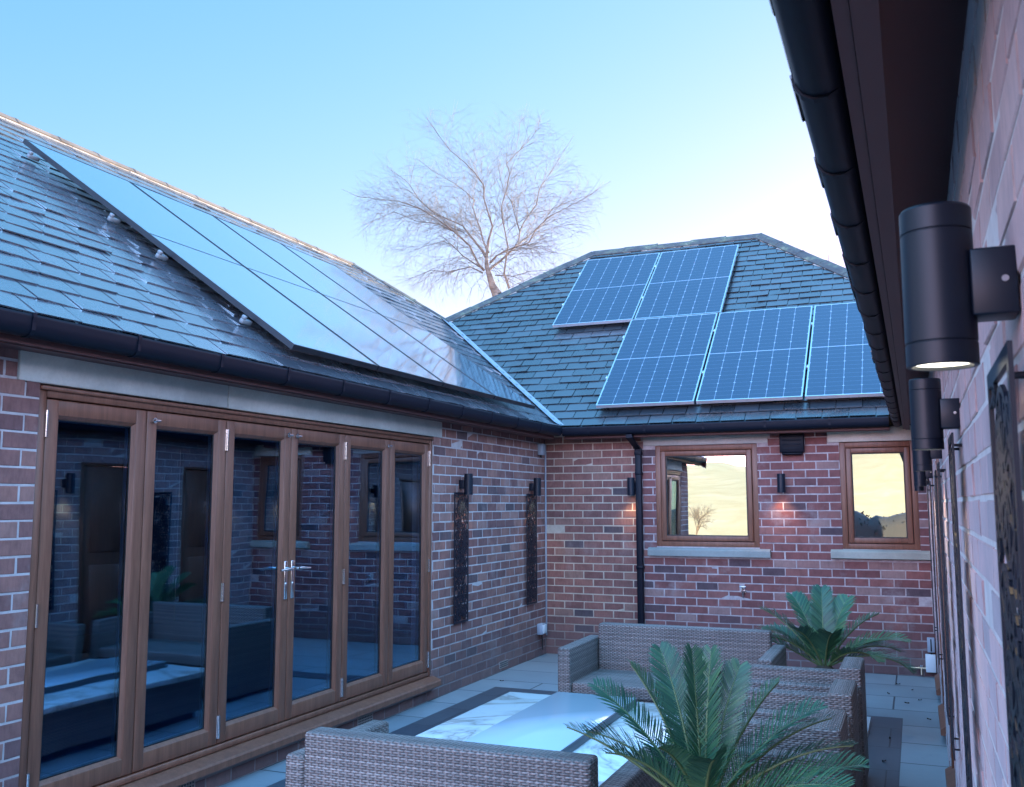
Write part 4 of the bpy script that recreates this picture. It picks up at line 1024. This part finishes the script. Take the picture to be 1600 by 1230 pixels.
# things that stand behind the camera and show only as reflections in the back windows
LB3 = [([(0,0),(-20,-200),(-80,-380),(-160,-600)],.06,.01,0,.4),([(0,-80),(60,-260),(120,-460),(150,-640)],.05,.01,0,-.4),([(-8,-150),(-150,-330),(-260,-430)],.04,.008,0,.5),([(10,-180),(30,-420),(20,-680)],.04,.008,0,.2),([(40,-220),(190,-360),(300,-430)],.035,.008,0,-.3)]
def mirror_tree(label, loc, sc, seed):
    rg = random.Random(seed); t = thing('bare_tree', label, 'tree', loc); trunk, crown = MB(), MB()
    def grow(p, d, L, r, lev):
        n = 5; pts = [p.copy()]; q = p.copy(); dd = d.copy()
        for i in range(n):
            dd = (dd + Vector((rg.gauss(0,.14),rg.gauss(0,.14),rg.gauss(0,.1)))).normalized(); q = q + dd*L/n; pts.append(q.copy())
        (trunk if lev == 0 else crown).tube(pts, [r*(1-.45*i/n) for i in range(n+1)], n=6 if lev < 2 else 3)
        if lev < 4:
            for j in range(7 if lev == 0 else 5):
                i = rg.randint(2, n-1) if lev == 0 else rg.randint(1, n-1); s = Vector((rg.gauss(0,1),rg.gauss(0,1),rg.gauss(0,.6))).normalized()
                grow(pts[i].lerp(pts[i+1], rg.random()), (dd*.8+s*.7).normalized(), L*rg.uniform(.5,.75), r*.5, lev+1)
    grow(Vector((0,0,-.1)), Vector((.1,0,1)).normalized(), 1.7*sc, .06*sc, 0)
    trunk.build('trunk', M['bark'], t); crown.build('crown', M['twig'], t)
mirror_tree('leafless sapling mirrored in the square back window', (-4.6,-29,0), .62, 31)
mirror_tree('leafless tree mirrored in the narrow back window', (4.1,-30,0), .72, 32)
hd = MB(); rg = random.Random(2); NX = 60; hs = []
for i in range(NX+1):
    x = -6+12*i/NX; hs.append(1.50 + .22*math.sin(x*.9+.6) + .10*math.sin(x*2.7) + rg.gauss(0,.035))
vs = [(-6+12*i/NX, y, z) for i in range(NX+1) for (y, z) in ((-.7,0),(-.6,hs[i]*.75),(-.2,hs[i]),(.3,hs[i]*.96),(.6,hs[i]*.7),(.7,0))]
hd.mesh(vs, [(i*6+k, i*6+k+1, (i+1)*6+k+1, (i+1)*6+k) for i in range(NX) for k in range(5)], smooth=True)
for i in range(2600):
    x = rg.uniform(-6,6); h_ = hs[min(NX, int((x+6)/12*NX))]; y = rg.uniform(-.7,.7); z = h_*rg.uniform(.5,1.0)*(1-.35*abs(y)) + abs(rg.gauss(0,.06))
    q = rg.uniform(.03,.07); c = Vector((x,y,z)); a = Vector((rg.gauss(0,1),rg.gauss(0,1),rg.gauss(0,1))).normalized(); b = a.orthogonal().normalized()
    hd.face([c-a*q-b*q*.5, c+a*q-b*q*.5, c+a*q+b*q*.5, c-a*q+b*q*.5], rg.random())
ho = hd.build('hedge', M['hedge']); ho.location = (5.4,-24,0); tag(ho, 'dark clipped hedge mirrored in the narrow back window', 'hedge')

lf0 = None
for i, (x, y, rz) in enumerate(((3.62,-.55,.3),(3.74,-.80,1.2),(3.55,-1.05,2.2),(3.80,-1.25,.7),(3.70,-1.42,2.9),(3.60,-2.75,1.7),(3.35,-1.5,.2),(3.86,-2.0,2.5),(3.58,-3.4,.9),(.22,-1.75,.4))):
    if i == 0:
        k = MB(); n = 7
        up = [(-.028+.056*q/(n-1), .013*math.sin(math.pi*q/(n-1)), .004+.006*(q/(n-1)-.5)**2*4) for q in range(n)]
        dw = [(x_, -y_*.9, z_+.003) for x_, y_, z_ in up]
        for q in range(n-1):
            k.face([up[q], up[q+1], ((up[q+1][0]),0,.002), ((up[q][0]),0,.002)]); k.face([((up[q][0]),0,.002), ((up[q+1][0]),0,.002), dw[q+1], dw[q]])
        o = k.build('fallen_leaf', M['soil']); lf0 = o
    else:
        o = lf0.copy(); col.objects.link(o)
    o.location = (x, y, .006); o.scale = (.65,.65,1); o.rotation_euler = (0, 0, rz); tag(o, 'small dark dead leaf lying on the paving', 'leaf', 'dead leaves on the paving')
